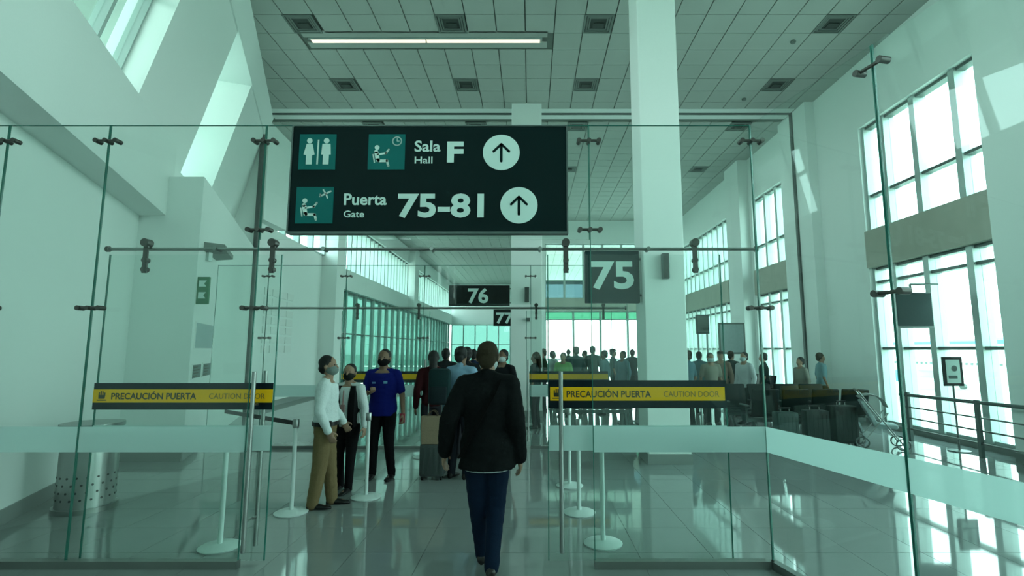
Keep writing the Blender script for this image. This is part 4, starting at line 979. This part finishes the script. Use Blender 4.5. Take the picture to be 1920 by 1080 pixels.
# stroller
tx, ty = xat(1646, 9.1, .5), 9.1
st = local(thing('stroller', (tx, ty, 0), 'pale grey folding stroller beside the black suitcase', 'stroller')); st.rotation_euler.z = R(-115)
ringpts = lambda cx, cy, r: [(cx, cy + r * math.cos(2 * math.pi * i / 14), r + r * math.sin(2 * math.pi * i / 14)) for i in range(15)]
for a in (-.22, .22):
    for b, r_ in ((-.28, .10), (.30, .10)):
        m = MB(); pts = ringpts(a, b, r_ )
        for p_, q2 in zip(pts, pts[1:]): m.tube((p_[0], p_[1], p_[2] * .9 + .012), (q2[0], q2[1], q2[2] * .9 + .012), .012, n=8)
        m.tube((a - .01, b, r_ * .9 + .01), (a + .01, b, r_ * .9 + .01), .02); m.build('wheel', MT['fdark'], st)
    MB().tube((a, .30, .10), (a, -.30, .98), .012).tube((a, -.28, .10), (a, .12, .62), .012).build('frame', MT['steel'], st)
MB().rbox(-.19, .19, -.06, .26, .34, .42, .03).build('seat', MT['paper'], st, smooth='auto')
mb = MB().rbox(-.19, .19, -.03, .03, 0, .45, .02); ro = Matrix.Rotation(R(25), 3, 'X'); mb.v = [ro @ v + Vector((0, -.05, .40)) for v in mb.v]; mb.build('backrest', MT['paper'], st, smooth='auto')
m = MB(); rs = []
for i in range(7):
    a = R(10 + 20 * i); rs.append([(x_, -.12 + .26 * math.cos(a) * f, .66 + .26 * math.sin(a) * f) for x_, f in ((-.2, 1), (.2, 1), (.2, .94), (-.2, .94))])
m.loft(rs).build('canopy', MT['vent'], st)
MB().tube((-.22, -.30, .98), (.22, -.30, .98), .018).build('push_handle', MT['black'], st)

# ------------------------------------------------------------------ guard rail before the right window
RX = 7.12
gr = thing('guard_rail', (RX, 8.2, 0), 'steel guard rail with horizontal bars in front of the right window', 'railing')
for y in (5.2, 6.7, 8.25, 9.75): MB().rbox(RX - .03, RX + .03, y - .03, y + .03, 0, .90, .006).build('post', MT['fdark'], gr)
MB().tube((RX, 4.6, .90), (RX, 9.95, .84), .03).build('hand_rail', MT['fdark'], gr, smooth='auto')
for z in (.22, .42, .62): MB().tube((RX, 4.6, z), (RX, 9.85, z), .014).build('rail_bar', MT['rsteel'], gr, smooth='auto')
# hanging monitor and framed notice at the window
Ym = 8.9; a = atX(1678, 615, 7.2); b = atX(1748, 548, 7.2)
mo = thing('hanging_monitor', ((a.x + b.x) / 2, (a.y + b.y) / 2, min(a.z, b.z)), 'dark flat monitor hanging in front of the right window', 'monitor')
yc = (a.y + b.y) / 2; xa, xb = xat(1678, yc, 2.6), xat(1748, yc, 2.6); za, zb_ = atY(1710, 615, yc).z, atY(1710, 548, yc).z
MB().rbox(xa, xb, yc, yc + .07, za, zb_, .01).build('casing', MT['fdark'], mo)
MB().box(xa + .02, xb - .02, yc - .003, yc + .001, za + .04, zb_ - .02).build('screen', MT['sgrey'], mo)
MB().tube(((xa + xb) / 2, yc + .05, zb_ - .1), ((xa + xb) / 2, yc + .05, zb_ + .16), .02).tube(((xa + xb) / 2, yc + .05, zb_ + .16), (XR + .06, yc + .05, zb_ + .16), .02).build('arm', MT['fdark'], mo)
yn = 8.75; xn0, xn1 = xat(1768, yn, 1.4), xat(1805, yn, 1.4); zn0, zn1 = atY(1786, 724, yn).z, atY(1786, 669, yn).z
no = thing('framed_notice', ((xn0 + xn1) / 2, yn, 0), 'black framed notice on a stand before the right window', 'notice')
MB().rbox(xn0, xn1, yn, yn + .03, zn0, zn1, .008).build('frame', MT['black'], no)
MB().box(xn0 + .05, xn1 - .05, yn - .003, yn + .001, zn0 + .05, zn1 - .05).build('sheet', MT['swhite'], no)
m = MB(); xc = (xn0 + xn1) / 2; zc = (zn0 + zn1) / 2
m.slabxz([(xc + .02 + .05 * math.cos(2 * math.pi * i / 14), zc + .05 + .05 * math.sin(2 * math.pi * i / 14)) for i in range(14)], yn - .006, yn - .002); m.box(xc - .09, xc + .06, yn - .006, yn - .002, zc - .12, zc - .07)
m.build('print', MT['fdark'], no, kind='stuff')
MB().tube((xc, yn + .03, .02), (xc, yn + .03, zn0 + .05), .015).build('pole', MT['fdark'], no); MB().lathe([(.16, 0), (.16, .015), (.02, .025), (0, .026)], (xc, yn + .03, 0), 20).build('base', MT['fdark'], no)
# information screen and board in the waiting crowd
def board(u0, u1, v0, v1, Yb, face, label, name, legs_=True):
    p0, p1 = atY(u0, v1, Yb), atY(u1, v0, Yb)
    t = thing(name, ((p0.x + p1.x) / 2, Yb, 0), label, 'display')
    MB().rbox(p0.x, p1.x, Yb, Yb + .08, p0.z, p1.z, .01).build('panel', MT[face], t)
    MB().box(p0.x + .04, p1.x - .04, Yb - .004, Yb + .001, p0.z + .05, p1.z - .05).build('face', MT['vent' if face == 'fdark' else 'paper'], t)
    for x_ in (p0.x + .06, p1.x - .06): MB().tube((x_, Yb + .04, 0), (x_, Yb + .04, p0.z + .05), .03).build('leg', MT['frame'], t)
    MB().box(p0.x, p1.x, Yb - .15, Yb + .23, 0, .03).build('base', MT['frame'], t)
board(1306, 1329, 590, 626, 15.2, 'fdark', 'small grey information screen on two poles above the crowd', 'information_screen')
board(1350, 1396, 605, 664, 14.2, 'vent', 'blank grey board on two legs above the crowd', 'notice_board')

# ------------------------------------------------------------------ outside: apron, aircraft, hangar
MB().box(-300, 500, -300, 600, -5.0, -4.6).build('ground', MT['apron'], org=(0, 0, -4.6), kind='structure', label='pale concrete airport apron')
ac = local(thing('airliner', (66, 82, -4.6), 'white parked airliner with blue tail seen through the right window', 'aircraft')); ac.rotation_euler.z = R(105)
prof = [(-19, .2, 4.6), (-17, .9, 4.4), (-13, 1.7, 3.9), (-8, 2.0, 3.6), (10, 2.0, 3.6), (15, 1.8, 3.5), (18, 1.1, 3.3), (19.5, .3, 3.1)]
MB().loft([[(x_, r_ * math.cos(2 * math.pi * i / 20), z_ + r_ * math.sin(2 * math.pi * i / 20)) for i in range(20)] for x_, r_, z_ in prof]).build('fuselage', MT['white'], ac, smooth=True)
for k in (1, -1):
    MB().hexa([(3, k * 1.5, 2.8), (-2.5, k * 1.5, 2.8), (-7, k * 17, 4.0), (-5, k * 17, 4.0), (3, k * 1.5, 3.2), (-2.5, k * 1.5, 3.2), (-7, k * 17, 4.15), (-5, k * 17, 4.15)]).build('wing', MT['white'], ac)
    MB().hexa([(-14.5, k * .5, 4.6), (-17.5, k * .5, 4.6), (-19, k * 6, 4.9), (-17.5, k * 6, 4.9), (-14.5, k * .5, 4.85), (-17.5, k * .5, 4.85), (-19, k * 6, 5.0), (-17.5, k * 6, 5.0)]).build('tailplane', MT['white'], ac)
    MB().lathe([(.5, -1.6), (.95, -1.4), (1.0, .6), (.6, 1.6)], (0, 0, 0), 16)
    e = MB().lathe([(.5, -1.6), (.95, -1.4), (1.0, .6), (.6, 1.6)], (0, 0, 0), 16); e.v = [Vector((-v.z + 2.2, v.x + k * 5.5, v.y + 2.1)) for v in e.v]; e.build('engine', MT['blue'], ac, smooth='auto')
    MB().tube((-1, k * 2.4, .4), (-1, k * 2.4, 2.9), .15).tube((-1, k * 2.2, .45), (-1, k * 2.7, .45), .45).build('landing_gear', MT['fdark'], ac)
MB().hexa([(-12.5, -.15, 5.2), (-18, -.15, 5.2), (-18, .15, 5.2), (-12.5, .15, 5.2), (-17.5, -.08, 10.8), (-20, -.08, 10.8), (-20, .08, 10.8), (-17.5, .08, 10.8)]).build('tail_fin', MT['blue'], ac)
MB().tube((15, 0, .35), (15, 0, 2.2), .12).tube((15, -.3, .35), (15, .3, .35), .35).build('nose_gear', MT['fdark'], ac)
m = MB()
for i in range(30): m.box(-11 + i * .75, -10.7 + i * .75, -2.03, 2.03, 3.95, 4.3)
m.build('cabin_window', MT['fdark'], ac, kind='stuff')
hg = thing('hangar', (150, 130, -4.6), 'long pale hangar with blue roof beyond the apron', 'building')
MB().box(105, 215, 120, 150, -4.6, 3.0).build('wall', MT['white'], hg)
MB().slabxz([(103, 3.0), (217, 3.0), (217, 3.6), (160, 6.0), (103, 3.6)], 118, 152).build('roof', MT['blue'], hg)
for i in range(6): MB().box(110 + i * 17, 122 + i * 17, 119.8, 120.0, -4.6, 1.5).build('hangar_door', MT['paper'], hg)
